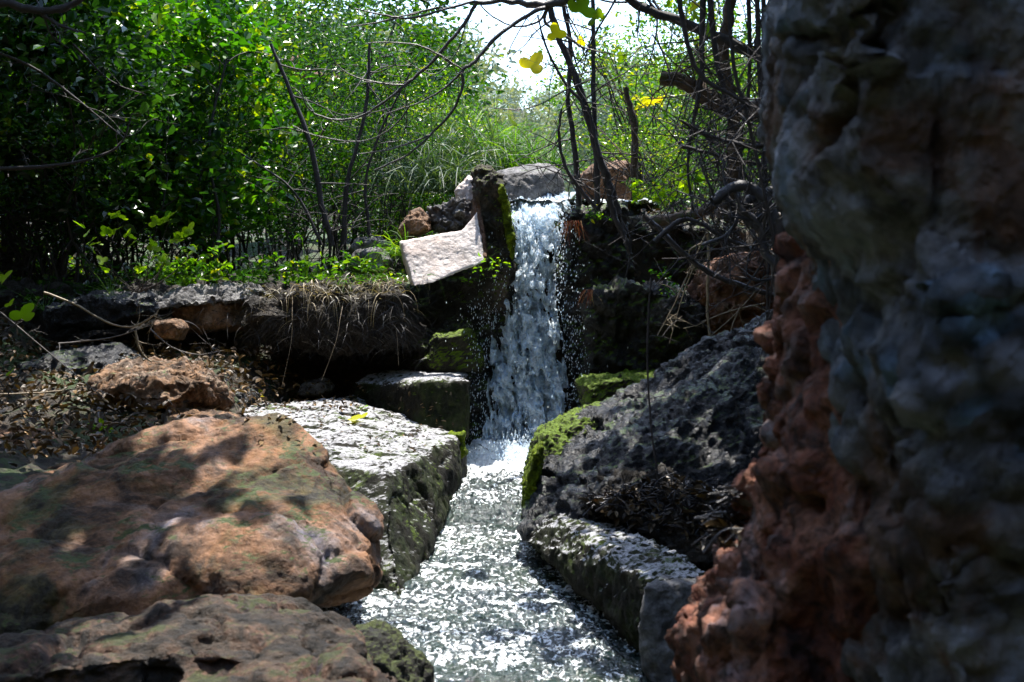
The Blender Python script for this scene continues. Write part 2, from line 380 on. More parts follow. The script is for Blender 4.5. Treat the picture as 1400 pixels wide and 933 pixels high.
# ------------------------------------------------------------------ ground
WY = np.array([0, 3.6, 4.3, 5.2, 6.5, 6.8, 8.0, 8.4, 9.0, 12, 20]); WZ = np.array([-1.26, -1.2, -1.19, -1.14, -1.09, -1.0, -.96, -.95, .52, .6, .8])
def water_z(Y): return np.interp(Y, WY, WZ)
def chan_x(Y): return np.interp(Y, [0, 4, 5.5, 8, 10, 14, 20, 40, 60], [.05, .05, -.15, -.06, .35, .8, 1.0, .6, 1.2])
def ground_z(x, y):
    cx = chan_x(y); dx = x - cx
    # lower gorge floor
    low = -1.42 + .75 * sst(.5, 1.5, -dx) + .75 * sst(.45, 1.6, dx) + .25 * sst(5.5, 8.2, y) * sst(.5, 1, -dx)
    low = low + .5 * np.maximum(0, -x - 2.6) + 1.3 * np.maximum(0, x - 1.9)
    upl = -.05 + .02 * (y - 8.5); upr = np.full_like(x, .38)
    up = np.where(dx < 0, upl + (upr - upl) * sst(-.9, -.2, dx), upr)
    up = up - .28 * (1 - sst(.12, .35, np.abs(dx))) * (dx > -.8)
    t = sst(8.35, 8.75, y + .1 * np.sin(x * 3))
    z = low * (1 - t) + up * t
    far = sst(8.5, 10, y)
    z = z + far * (.55 * np.maximum(0, -x - 2.2 - .10 * y) + .55 * np.maximum(0, x - 2.5 - .16 * y))
    z = z + .045 * np.maximum(0, y - 12) + .13 * np.maximum(0, y - 30) - .16 * np.maximum(0, y - 62)
    z = z - (.75 * sst(.5, 1.5, -dx) + .5 * np.maximum(0, -x - 2.6)) * sst(5.2, 3.6, y) * (y > -1.5)
    z = z + .9 * np.maximum(0, -1.5 - y)
    z = z + (y < 8.35) * (.9 * np.maximum(0, -x - 3.8))
    return np.minimum(z, 14 + .2 * np.sin(x))
ax = np.unique(np.round(np.concatenate([np.linspace(-70, -8, 40), np.linspace(-8, -3, 60), np.linspace(-3, 3, 240), np.linspace(3, 8, 50), np.linspace(8, 70, 40)]), 4))
ay = np.unique(np.round(np.concatenate([np.linspace(-25, 3, 40), np.linspace(3, 10, 260), np.linspace(10, 20, 110), np.linspace(20, 110, 110)]), 4))
X, Yg = np.meshgrid(ax, ay); x = X.ravel(); y = Yg.ravel(); z = ground_z(x, y)
P3 = np.stack([x, y, z], 1); amp = .06 + .05 * sst(9, 16, y) + .7 * sst(22, 60, y)
chm = sst(.3, .6, np.abs(x - chan_x(y)))
z = z + amp * chm * fbm(P3, 1.1, 4) * np.where(y > 22, .8, 1) + chm * .025 * ridge(P3, 6, 3) - .03 + sst(18, 50, y) * 1.2 * fbm(P3, .13, 3)
idx = np.arange(len(x)).reshape(X.shape)
fc = np.stack([idx[:-1, :-1], idx[:-1, 1:], idx[1:, 1:], idx[1:, :-1]], -1).reshape(-1, 4)
gmat = N('ground_earth')
cc = gmat.ramp(gmat.noise(5, 8, .7), [(.3, (.012, .010, .008)), (.5, (.045, .035, .025)), (.72, (.12, .09, .065))])
lit = gmat.ramp(gmat.vor(38, out='Color'), [(.2, (.02, .015, .01)), (.6, (.09, .06, .035)), (.95, (.22, .17, .1))])
cc = gmat.mix(gmat.ramp(gmat.noise(9, 5), [(.45, 0.0), (.6, .8)]), cc, lit)
_nz = gmat.nz(); cc = gmat.mix(gmat.ramp(gmat.math('ADD', gmat.math('MULTIPLY', _nz, .5), gmat.noise(1.4, 6, .65)), [(.86, 0.0), (.98, 1.0)]), cc, (.04, .08, .012))
gmat.link(cc, gmat.b.inputs['Base Color']); gmat.b.inputs['Roughness'].default_value = .8
gmat.link(gmat.bump(gmat.noise(16, 9, .75), .07, 1.0), gmat.b.inputs['Normal'])
tag(mk('ground', np.stack([x, y, z], 1), fc, gmat.m, origin=(0, 0, 0)), kind='structure')

# ------------------------------------------------------------------ stream
sx = np.linspace(-.75, .85, 230); sy = np.linspace(1.0, 8.3, 900)
X, Yg = np.meshgrid(sx, sy); X = X + chan_x(Yg) * .5; x = X.ravel(); y = Yg.ravel()
P3 = np.stack([x, y * .8, y * 0], 1); z = water_z(y)
ag = .010 + .010 * sst(6.2, 7.8, y)
z = z + ag * fbm(P3, 8, 2) + ag * .75 * fbm(P3, 22, 3, .6)
foam_glint = .395 + .45 * sst(7.0, 7.9, y) - .2 * np.exp(-((y - 6.6) / .12) ** 2) - .15 * sst(4.5, 4.2, y)  # whiteness: real foam at the fall, painted glints along the stream
z = z + .06 * np.exp(-((y - 8.0) / .16) ** 2) * (1 + 1.6 * fbm(P3, 9, 4))
idx = np.arange(len(x)).reshape(X.shape)
fc = np.stack([idx[:-1, :-1], idx[:-1, 1:], idx[1:, 1:], idx[1:, :-1]], -1).reshape(-1, 4)
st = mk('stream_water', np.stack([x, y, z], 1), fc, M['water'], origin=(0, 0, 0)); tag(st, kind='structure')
a = st.data.attributes.new('foam_glint', 'FLOAT', 'POINT'); a.data.foreach_set('value', foam_glint.astype(np.float32))
# upper stream feeding the lip
sx = np.linspace(-.5, .7, 120); sy = np.linspace(8.75, 16, 260)
X, Yg = np.meshgrid(sx, sy); X = X + chan_x(Yg) * .8 + .06; x = X.ravel(); y = Yg.ravel()
P3 = np.stack([x, y, y * 0], 1); z = .52 + .03 * (y - 8.7) + .02 * fbm(P3, 9, 3)
idx = np.arange(len(x)).reshape(X.shape); fc = np.stack([idx[:-1, :-1], idx[:-1, 1:], idx[1:, 1:], idx[1:, :-1]], -1).reshape(-1, 4)
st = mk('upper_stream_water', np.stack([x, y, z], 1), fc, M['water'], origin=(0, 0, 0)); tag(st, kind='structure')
a = st.data.attributes.new('foam_glint', 'FLOAT', 'POINT'); a.data.foreach_set('value', (.5 - .3 * sst(9, 10, y)).astype(np.float32))

# ------------------------------------------------------------------ waterfall: torn sheets of white water and flying drops
LE = np.array([(262, 716), (290, 697), (330, 700), (370, 700), (398, 692), (412, 682), (470, 674), (540, 668), (600, 662), (632, 655)], float)
RE = np.array([(262, 786), (275, 775), (310, 768), (360, 757), (420, 757), (470, 768), (540, 776), (590, 780), (610, 765), (632, 742)], float)
def fallY(py): return np.interp(py, [262, 280, 300, 340, 400, 500, 632], [9.15, 8.8, 8.62, 8.5, 8.42, 8.32, 8.15])
fv = []; ff = []; nn_ = 0
for L, (dy, thr, off) in enumerate([(0.0, -.55, 0), (.07, -.25, 31), (.14, -.1, 67)]):
    nu, nv = 190, 560
    u, v = np.meshgrid(np.linspace(0, 1, nu), np.linspace(0, 1, nv)); u = u.ravel(); v = v.ravel()
    py = 262 + v * 372; l = np.interp(py, LE[:, 0], LE[:, 1]) - 3; r = np.interp(py, RE[:, 0], RE[:, 1]) + 3
    px = l + (r - l) * u; Yv = fallY(py) - dy
    wx = (px - 700) / F * Yv; wz = (HZ - py) / F * Yv
    Q = np.stack([wx * 1.0 + .25 * wz * .2, Yv * 0 + L, wz * .42], 1)
    Q[:, 0] += .03 * fbm(Q, 9, 2, off=off)
    n1 = fbm(Q, 15, 5, .62, off=off); n2 = ridge(Q, 22, 3, off=off + 5) - 1
    Q2 = np.stack([wx, Yv * 0 + L, wz * .8], 1); n3 = fbm(Q2, 30, 3, .6, off=off); n4 = ridge(Q2, 13, 2, off=off + 3) - 1
    Yv = Yv - .05 * n1 - .035 * n2 - .022 * n3 - .03 * n4 + .03
    edge = np.minimum(u, 1 - u) * (r - l)
    keep = n1 + .5 * n2 + np.clip(edge / 30, 0, 1) * .5 - .45 + .35 * sst(.12, .0, v) + .5 * sst(.9, 1, v) - .25 * np.exp(-((u - .75) / .2) ** 2) * sst(.1, .2, v) * sst(.55, .4, v)
    keep = keep > thr
    idx = np.arange(nu * nv).reshape(nv, nu)
    fc = np.stack([idx[:-1, :-1], idx[:-1, 1:], idx[1:, 1:], idx[1:, :-1]], -1).reshape(-1, 4)
    fc = fc[keep[fc].sum(1) >= 2]
    fv.append(np.stack([wx, Yv, wz], 1)); ff.append(fc + nn_); nn_ += nu * nv
tag(mk('waterfall', np.vstack(fv), np.vstack(ff), M['foam_glint'], origin=(0, 0, 0)), 'narrow white waterfall pouring between dark mossy walls', 'waterfall')
def drops(n, gen, smin, smax):
    c = np.array([gen() for _ in range(n)]); s = R.uniform(smin, smax, n)[:, None] * R.uniform(.5, 1, n)[:, None]
    o = np.array([(1, 0, 0), (0, 1, 0), (-1, 0, 0), (0, -1, 0), (.2, 0, 2.6), (-.2, 0, -2.6)], float)
    v = (c[:, None, :] + o[None] * s[:, None, :]).reshape(-1, 3); b = (np.arange(n) * 6)[:, None]
    t = np.array([(0, 1, 4), (1, 2, 4), (2, 3, 4), (3, 0, 4), (1, 0, 5), (2, 1, 5), (3, 2, 5), (0, 3, 5)]).reshape(-1)
    return v, (b + t).reshape(-1, 3)
def g1():
    if rnd.random() < .3: return V(rnd.gauss(705, 30), 628 - abs(rnd.gauss(0, 16)), 7.85 + rnd.gauss(0, .12))
    py = rnd.uniform(275, 640); l = np.interp(py, LE[:, 0], LE[:, 1]); r = np.interp(py, RE[:, 0], RE[:, 1])
    side = rnd.random(); e = abs(rnd.gauss(0, 14 + (py - 260) * .06))
    px = l - e if side < .4 else (r + e if side < .85 else rnd.uniform(l, r))
    return V(px, py + rnd.gauss(0, 4), float(fallY(py)) - .12 + rnd.gauss(0, .1))
v, f = drops(5200, g1, .0014, .0042)
tag(mk('flying_drops', v, f, M['foam_glint'], origin=(0, 0, 0)), 'white drops flying off the edges of the waterfall', 'water spray', kind='stuff')

# ------------------------------------------------------------------ rocks
D = rough_disp
ROT = np.array([[.8, 0, -.6], [0, 1, 0], [.6, 0, .8]])
def STR(a, s_, sq=2.6):      # layered, splintered relief
    def f(p, n):
        q = p * np.array([1, 1, sq]) + .12 * fbm(p, 2.5, 2)[:, None]
        a1, b1, c1 = worley(q, s_)
        return n * (a * ((c1 - .5) * .9 - .5 * np.exp(-(b1 - a1) / .09) + .6 * fbm(q, s_ * .6, 3)))[:, None]
    return f
big = rock('boulder', [
    [V(*q) for q in [(-70, 700, 4.7), (60, 648, 4.9), (150, 610, 5.0), (270, 566, 5.1), (385, 560, 5.1), (420, 590, 5.0), (480, 650, 4.9), (520, 705, 4.8), (540, 770, 4.75),
      (-70, 770, 4.4), (100, 740, 4.38), (250, 690, 4.6), (340, 690, 4.5), (400, 740, 4.36), (500, 780, 4.45), (515, 812, 4.6), (150, 810, 4.1),
      (-70, 900, 4.15), (200, 876, 4.1), (330, 850, 4.15), (430, 800, 4.35)]] +
    [(-2.2, 5.8, -.9), (-.7, 5.6, -.9), (-.7, 5.5, -1.2), (-2.2, 5.6, -1.3)]], M['orange'],
    'large orange and grey boulder leaning on the left channel wall', 'boulder', .012, 3, [D(.02, 2.0, .0, 12), STR(.035, 2.6, 1.3), D(.014, 6, .004, 16), D(.004, 25, .002, 50)])
rock('rock_ledge', [outline([(-60, 905), (60, 880), (200, 868), (290, 850), (420, 862), (480, 885), (520, 930), (480, 1010), (-60, 1010)], 3.45, .6),
     outline([(230, 925), (330, 918), (470, 905), (560, 960), (500, 1020), (200, 1020)], 3.25, .4)], M['ledge'],
    'low brown broken ledge along the bottom left, below the large boulder', 'rock', .011, 4, [STR(.05, 4.5), D(.012, 10, .006, 22)], off=3.1)
rock('mossy_stone', [outline([(452, 890), (500, 868), (540, 885), (575, 930), (590, 990), (450, 990)], 3.75, .4)], M['dullmoss'],
    'flat moss covered stone at the lower left edge of the stream', 'stone', .011, 5, [D(.02, 8, .012, 30)])
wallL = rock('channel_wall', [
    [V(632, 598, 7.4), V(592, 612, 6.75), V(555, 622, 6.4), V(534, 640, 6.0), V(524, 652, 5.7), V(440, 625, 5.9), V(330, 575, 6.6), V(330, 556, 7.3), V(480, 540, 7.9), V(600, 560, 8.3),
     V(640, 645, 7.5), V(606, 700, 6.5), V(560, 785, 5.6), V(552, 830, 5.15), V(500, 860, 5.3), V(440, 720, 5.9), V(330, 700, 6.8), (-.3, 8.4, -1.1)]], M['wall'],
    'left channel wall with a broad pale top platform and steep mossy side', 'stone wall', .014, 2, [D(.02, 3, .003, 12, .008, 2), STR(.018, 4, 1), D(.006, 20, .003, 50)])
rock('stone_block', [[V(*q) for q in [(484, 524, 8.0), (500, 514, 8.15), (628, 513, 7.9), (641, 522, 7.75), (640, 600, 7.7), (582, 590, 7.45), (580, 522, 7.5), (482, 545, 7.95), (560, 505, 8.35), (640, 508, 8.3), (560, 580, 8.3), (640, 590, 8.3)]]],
    M['wall'], 'squared block with its top painted pale as if skylit, on the platform beside the waterfall foot', 'stone block', .012, 3, [D(.014, 5, .007, 20)], off=9)
rock('orange_rock', [[V(*q) for q in [(128, 520, 6.9), (150, 502, 7.1), (230, 497, 7.2), (270, 492, 7.2), (312, 510, 7.1), (318, 545, 6.9), (290, 570, 6.75), (170, 575, 6.7), (130, 550, 6.75), (150, 530, 6.55), (280, 520, 6.6), (220, 560, 6.5)]] + [V(150, 560, 7.6), V(300, 560, 7.6), V(220, 505, 7.6)]],
    M['warm'], 'orange topped rock with a dark hollow, behind the large boulder', 'rock', .011, 4, [D(.04, 5, .02, 14, .015, 6), D(.01, 25, .004, 50)], off=5)
rock('flat_rock', [outline([(158, 575), (240, 566), (320, 570), (330, 590), (250, 605), (160, 600)], 6.4, .4)], M['warm'], 'flat reddish stone just below the orange topped rock', 'rock', .011, 4, [D(.02, 6, .012, 20)], off=6)
rock('low_rock', [outline([(-40, 598), (30, 592), (62, 600), (66, 618), (20, 630), (-40, 630)], 5.9, .4)], M['brown'], 'low rusty rock at the left edge beyond the large boulder', 'rock', .011, 4, [D(.02, 6, .012, 20)], off=8)
rock('ledge_rock', [outline([(196, 412), (250, 394), (330, 388), (352, 400), (345, 412), (200, 428)], 7.9, .7, lean=1.2)], M['grey'], 'pale weathered slab on top of the left bank', 'rock', .011, 3, [D(.03, 5, .018, 18, .015, 6)], off=4)
rock('ledge_rock', [outline([(240, 415), (330, 408), (335, 450), (250, 455)], 8.0, .6)], M['warm'], 'brown stone under the pale slab on the left bank', 'rock', .012, 4, [D(.03, 5, .014, 18)], off=7)
rock('ledge_rock', [outline([(60, 420), (130, 398), (210, 402), (220, 430), (150, 450), (70, 450)], 7.8, .6)], M['slope'], 'grey shaded rock left of the pale slab', 'rock', .012, 4, [D(.03, 5, .014, 18)], off=17)
rock('bank_stone', [outline([(210, 440), (240, 436), (252, 448), (245, 466), (212, 462)], 7.55, .25)], M['warm'], 'small tan stone under the brown stone of the bank', 'stone', .008, 4, [D(.01, 8, .006, 30)], off=2)
rock('bank_rock', [outline([(15, 500), (70, 480), (140, 478), (170, 500), (150, 560), (20, 570)], 7.1, .8, lean=.6)], M['slope'], 'grey sloping rock left of the orange topped rock', 'rock', .013, 5, [D(.03, 5, .014, 18)], off=19)
for i, (a, b, c, d, yy, lb) in enumerate([(320, 545, 60, 30, 7.3, 'small wet stone on the path behind the platform'), (430, 530, 50, 22, 7.9, 'grey pebble at the foot of the dark bank'),
        (620, 480, 90, 60, 8.15, 'mossy green lump between the square block and the waterfall'), (505, 355, 60, 34, 9.2, 'pale stone in grass left of the broken slab'), (505, 335, 60, 22, 9.6, 'flat grey stone among the shrubs left of the broken slab'),
        (660, 570, 50, 110, 8.25, 'wet dark rock squeezed between the square block and the falling water')]):
    rock('bank_stone', [outline([(a - c * .5, b + d * .3), (a - c * .3, b - d * .4), (a + c * .25, b - d * .5), (a + c * .5, b), (a + c * .4, b + d * .5), (a - c * .4, b + d * .5)], yy, .3)],
         M[['slope', 'grey', 'mossy', 'grey', 'grey', 'dark'][i]], lb, 'stone', .012, 4, [D(.02, 7, .01, 22)], off=20 + i)
# earthen bank on the left
rock('earth_bank', [outline([(-500, 470), (-300, 400), (120, 404), (200, 394), (260, 398), (330, 388), (400, 399), (470, 386), (520, 394), (560, 392), (590, 430), (590, 540), (-500, 640)], 8.15, .8, lean=.35, k0=.95),
     outline([(330, 405), (430, 392), (560, 398), (575, 450), (450, 470), (340, 455)], 7.85, .6)], M['soil'], kind='structure', voxel=.022, sm=4, disp=[D(.11, 2.4, .03, 6), STR(.025, 5, 1), D(.02, 14, .014, 30)], off=30)
# walls left and right of the fall
rock('waterfall_wall', [outline([(556, 395), (600, 380), (665, 330), (700, 300), (704, 420), (684, 430), (672, 640), (560, 640)], 8.4, .7, k0=.97), outline([(560, 450), (640, 440), (665, 480), (660, 640), (570, 640)], 8.25, .5)], M['dark'],
     'dark dripping rock wall left of the waterfall below the broken slab', 'rock wall', .016, 3, [D(.07, 3, .03, 10, .03, 4), D(.014, 18, .008, 34)], off=12)
rock('waterfall_wall', [outline([(690, 300), (800, 290), (800, 640), (660, 640)], 8.75, .5, k0=1.)], M['dark'],
     'black wet rock face directly behind the falling water', 'rock wall', .02, 3, [D(.05, 4, .03, 10)], off=13)
rock('waterfall_wall', [outline([(770, 285), (850, 280), (870, 400), (860, 600), (782, 600), (768, 400)], 8.35, .8, k0=.95),
     outline([(800, 400), (840, 392), (905, 395), (960, 420), (975, 520), (800, 540)], 8.05, .8, k0=.96),
     outline([(850, 300), (1000, 290), (1010, 400), (990, 420), (860, 420)], 8.6, .8)], M['dark'],
     'dark mossy stepped wall right of the waterfall', 'rock wall', .016, 2, [D(.05, 3, .03, 10, .04, 5), D(.014, 18, .01, 34)], off=14)
rock('moss_ledge', [outline([(790, 524), (815, 516), (880, 514), (950, 512), (975, 520), (930, 560), (870, 585), (800, 585)], 7.55, .7, k0=.9)], M['mossy'],
     'bright green moss cushion on the ledge right of the waterfall foot', 'mossy rock', .011, 3, [D(.02, 6, .014, 16), D(.008, 30, .006, 70)], off=15)
rock('clay_rock', [outline([(950, 385), (1000, 350), (1080, 330), (1200, 340), (1200, 520), (1000, 500), (955, 450)], 7.9, .8)], M['clay'],
     'red brown clay rock behind dry twigs right of the mossy wall', 'rock', .016, 4, [D(.06, 3, .03, 9, .03, 4), D(.01, 20, .006, 34)], off=16)
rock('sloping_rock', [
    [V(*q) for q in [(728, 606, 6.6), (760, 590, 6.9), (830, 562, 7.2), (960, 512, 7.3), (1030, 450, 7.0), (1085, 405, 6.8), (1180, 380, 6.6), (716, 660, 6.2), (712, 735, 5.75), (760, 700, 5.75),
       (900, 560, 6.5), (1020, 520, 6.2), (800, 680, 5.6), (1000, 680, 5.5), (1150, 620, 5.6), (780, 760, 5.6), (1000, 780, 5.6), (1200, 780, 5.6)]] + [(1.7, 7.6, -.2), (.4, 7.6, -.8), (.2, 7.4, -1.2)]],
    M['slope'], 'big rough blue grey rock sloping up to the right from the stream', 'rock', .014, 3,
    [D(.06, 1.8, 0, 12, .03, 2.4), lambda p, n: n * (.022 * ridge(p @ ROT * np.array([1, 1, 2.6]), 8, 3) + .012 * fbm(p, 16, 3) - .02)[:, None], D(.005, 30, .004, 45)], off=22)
rock('moss_edge', [outline([(722, 640), (735, 606), (775, 588), (835, 566), (838, 578), (790, 606), (755, 640), (735, 690), (716, 715)], 6.15, .6, k0=.9, lean=.9)], M['mossy'],
     'yellow green moss rim at the water edge of the sloping rock', 'moss', .011, 3, [D(.02, 7, .018, 16), D(.008, 30, .006, 60)], off=23)
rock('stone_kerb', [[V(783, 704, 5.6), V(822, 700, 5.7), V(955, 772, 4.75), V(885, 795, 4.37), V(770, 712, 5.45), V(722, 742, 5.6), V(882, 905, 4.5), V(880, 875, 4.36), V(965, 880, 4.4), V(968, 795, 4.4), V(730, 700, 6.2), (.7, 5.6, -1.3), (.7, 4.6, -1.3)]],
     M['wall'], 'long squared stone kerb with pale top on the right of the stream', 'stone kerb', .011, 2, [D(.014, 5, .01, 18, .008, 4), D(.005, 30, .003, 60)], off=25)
rock('kerb_stone', [[V(878, 800, 4.3), V(905, 786, 4.4), V(1000, 800, 4.4), V(875, 880, 4.3), V(940, 960, 4.25), V(1010, 900, 4.4), V(876, 930, 4.32), V(905, 786, 4.7), V(1000, 800, 4.7), V(880, 900, 4.6)]],
     M['grey'], 'pale broken end stone of the right kerb, beside the red pillar foot', 'stone', .011, 3, [D(.012, 6, .008, 18)], off=26)
for i, (pg, Y, dp, lb) in enumerate([([(681, 250), (688, 252), (697, 285), (704, 330), (701, 360), (694, 335), (686, 290)], 8.2, .25, 'vivid yellow moss running down the edge of the upright stone'),
        ([(615, 592), (634, 592), (637, 622), (628, 634), (618, 612)], 7.25, .15, 'bright moss on the tip of the left channel wall'),
        ([(716, 700), (720, 650), (730, 618), (742, 606), (740, 640), (730, 690)], 6.05, .25, 'bright yellow moss at the very edge of the water'), ([(800, 575), (850, 562), (845, 578), (805, 592)], 6.6, .25, 'moss pad on top of the sloping rock')]):
    rock('moss', [outline(pg, Y, dp, k0=.9)], M['vivid'], lb, 'moss', .008, 3, [D(.015, 9, .012, 22), D(.006, 40, .004, 80)], off=70 + i)
# broken slab and the pillar beside the lip
slab = empty('broken_slab', V(600, 390, 8.2))
def loc(p, q): return tuple(np.array(p) - np.array(q))
SL = V(600, 390, 8.2)
A = [V(549, 331, 8.13), V(600, 322, 8.16), V(645, 314, 8.16), V(664, 358, 8.05), V(625, 368, 8.0), V(588, 389, 7.94), V(566, 392, 7.94)]
B = [(p[0] - .03 * (i in (0, 6)), p[1] + .09, p[2] + .01) for i, p in enumerate(A)]
FL = [V(628, 318, 8.15), V(646, 300, 8.2), V(653, 286, 8.22), V(662, 350, 8.07), V(640, 350, 8.08), V(646, 300, 8.28), V(655, 350, 8.25)]
rock('slab', [[loc(p, SL) for p in A + B], [loc(p, SL) for p in FL]], M['pale'], voxel=.007, sm=7, disp=[D(.010, 3, .001, 18), D(.0015, 30, .001, 50)], parent=slab)
tag(slab, 'smooth pale broken slab tilted beside the top of the waterfall', 'stone slab')
C1 = [V(642, 350, 8.15), V(664, 358, 8.05), V(660, 262, 8.35), V(648, 262, 8.4), V(640, 318, 8.38), V(656, 240, 8.5), V(668, 300, 8.6), V(644, 320, 8.6)]
rock('upright_edge', [[loc(p, SL) for p in C1]], M['brown'], parent=slab, voxel=.009, sm=4, disp=[D(.012, 6, .004, 30)])
rock('stone_pillar', [outline([(652, 240), (676, 232), (684, 240), (694, 300), (700, 350), (698, 420), (668, 430), (655, 350), (658, 290)], 8.25, .45, k0=.9),
     outline([(647, 232), (660, 226), (680, 232), (682, 262), (650, 262)], 8.3, .3)], M['mosspillar'], 'dark upright stone with a bright moss edge left of the waterfall lip', 'stone pillar', .01, 3, [D(.03, 6, .02, 14, .01, 8), D(.008, 30, .004, 50)], off=33)
rock('cut_boulder', [[V(*q) for q in [(678, 236, 9.1), (700, 228, 9.3), (750, 225, 9.3), (768, 232, 9.2), (772, 262, 9.1), (740, 275, 8.95), (700, 288, 8.85), (690, 285, 8.9), (684, 250, 8.9), (760, 236, 9.0), (690, 236, 8.95)]] + [V(690, 235, 9.8), V(765, 235, 9.8), V(690, 290, 9.8), V(765, 290, 9.8)]],
     M['grey'], 'rounded pale boulder at the head of the waterfall', 'boulder', .011, 4, [D(.015, 5, .006, 18)], off=34)
rock('rubble_rock', [outline([(541, 318), (560, 290), (572, 284), (585, 298), (590, 315), (548, 330)], 8.35, .3, lean=.2)], M['warm'], 'pointed orange stone above the left end of the broken slab', 'stone', .008, 3, [D(.015, 8, .008, 25)], off=35)
rock('rubble_rock', [outline([(584, 298), (596, 280), (612, 280), (640, 268), (650, 290), (642, 316), (600, 320)], 8.5, .35, lean=.2)], M['grey'], 'heap of pale pink rubble against the pillar above the broken slab', 'stone', .008, 2, [D(.05, 9, .03, 16, .03, 12), D(.006, 30, .003, 60)], off=36)
rock('rubble_rock', [outline([(620, 262), (640, 240), (655, 245), (655, 275), (630, 285)], 8.6, .3, lean=.2)], M['pale'], 'small pinkish stone leaning behind the pillar', 'stone', .008, 3, [D(.015, 9, .008, 25)], off=37)
rock('terrace_rock', [outline([(790, 240), (815, 222), (860, 224), (865, 290), (800, 300)], 9.2, .6)], M['brown'], 'brown block behind the stems right of the waterfall lip', 'rock', .013, 3, [D(.03, 5, .015, 16, .02, 6)], off=38)
rock('debris_mound', [outline([(800, 695), (860, 660), (960, 665), (1040, 700), (1040, 790), (930, 770), (860, 730)], 5.2, .7, lean=.5)], M['soil'], kind='structure', voxel=.016, sm=4, disp=[D(.05, 4, .03, 12), D(.02, 20, .01, 34)], off=61)
# near pillar on the right
def seg_dist(q, a, b):
    a = np.array(a, float); b = np.array(b, float); t = np.clip(((q - a) @ (b - a)) / ((b - a) @ (b - a)), 0, 1); return np.linalg.norm(q - (a + t[:, None] * (b - a)), axis=1)
def CRACK(p, n):                        # the long fissures of the upper face
    p = p - 47; q = np.stack([700 + p[:, 0] / p[:, 1] * F, HZ - p[:, 2] / p[:, 1] * F], 1); q = q + 9 * np.stack([fbm(p, 9, 3), fbm(p, 9, 3, off=4)], 1)
    d = 0
    for ln, wd, dp in (([(1240, -40), (1225, 20), (1195, 75), (1165, 100), (1150, 140), (1128, 178), (1110, 200)], 9, .09), ([(1075, 50), (1120, 55), (1170, 35), (1215, 15)], 7, .06), ([(1165, 100), (1158, 60)], 4, .025), ([(1290, 100), (1285, 200), (1275, 300)], 5, .025),
                       ([(1225, 560), (1215, 700), (1225, 860)], 9, .05), ([(1290, 430), (1400, 400)], 10, .05), ([(1245, 830), (1330, 760)], 7, .03)):
        for a, b in zip(ln[:-1], ln[1:]): d = np.maximum(d, dp * np.exp(-(seg_dist(q, a, b) / wd) ** 2))
    return -n * (d * (p[:, 1] < 2.9))[:, None]
def peb(s, a, sub=.0, low=None):
    def f(p, n):
        q = p + .04 * fbm(p, 5, 2)[:, None]
        f1, f2, c = worley(q, s); f3, f4, c2 = worley(q, s * 2.1, 7)
        m = sst(-.25, .25, fbm(p, 1.6, 2) + sub + (0 if low is None else sst(.15, -.25, p[:, 2] - 47 + .3 * (p[:, 0] - 48)) * 1.2 - .75))
        return n * (a * m * (np.sqrt(np.clip(.62 - f1, 0, 1)) * (.4 + c) * 1.3 - .35) + a * .5 * m * (np.sqrt(np.clip(.6 - f3, 0, 1)) - .3))[:, None]
    return f
rock('conglomerate_column', [
    outline([(1150, 300), (1160, 250), (1250, 250), (1270, 560), (1250, 1050), (1100, 1050), (1110, 640), (1150, 560), (1155, 450)], 2.35, .8, k0=.8),
    outline([(1085, 670), (1130, 630), (1200, 640), (1240, 1050), (960, 1050), (975, 870), (1045, 760)], 2.45, .7, k0=.8),
    outline([(945, 870), (995, 810), (1060, 790), (1130, 1050), (930, 1050)], 2.6, .6, k0=.85)], M['redc'],
    'red conglomerate rock column with embedded pebbles, close on the right', 'rock', .012, 4, [D(.05, 3, .012, 12), peb(9, .07, .35), D(.006, 30, .004, 50)], off=41)
rock('conglomerate_face', [
    outline([(1092, -80), (1500, -80), (1500, 330), (1300, 360), (1200, 370), (1110, 250), (1100, 190), (1086, 100)], 2.1, .9, k0=.86),
    outline([(1110, 200), (1300, 300), (1290, 420), (1220, 400), (1130, 290)], 2.15, .6),
    outline([(1195, 330), (1500, 300), (1560, 1100), (1215, 1100), (1205, 700)], 2.0, .9, k0=.86)], M['greyc'],
    'tall shaded grey conglomerate face bulging out at the right edge', 'rock', .012, 5, [D(.03, 2.2, .008, 9, .02, 1.6), CRACK, STR(.022, 3, 1.5), peb(10, .036, 0, 1), D(.006, 30, .004, 50)], off=47)

# ------------------------------------------------------------------ shrubs
_dg = bpy.context.evaluated_depsgraph_get(); _dg.update()
def surf(px, py, dflt=8.0):             # the point of ground or rock seen there, so that small things rest on it
    d = Vector(V(px, py, 1)).normalized()
    hit, loc_, nrm, *_ = S.ray_cast(_dg, Vector((0, 0, 0)) + d * 1.0, d, distance=30)
    return (np.array(loc_), np.array(nrm)) if hit else (np.array(V(px, py, dflt)), np.array((0, 0, 1.)))
def crown(nc, nl, rx, ry, rz, z0, L, W, clump=.16, up=.4):
    th = R.uniform(0, 2 * math.pi, nc); u = R.uniform(-1, 1, nc); rr = R.uniform(.45, 1, nc) ** .6; s = np.sqrt(1 - u * u)
    c = np.stack([rx * rr * s * np.cos(th), ry * rr * s * np.sin(th), z0 + rz * rr * u], 1)
    w_ = R.uniform(.3, 1.5, nc); w_ /= w_.sum(); k = R.choice(nc, nl, p=w_)
    pts = c[k] + R.normal(size=(nl, 3)) * clump * np.array([1, 1, .8])
    return c, leaf_arrays(pts, L, W, up)
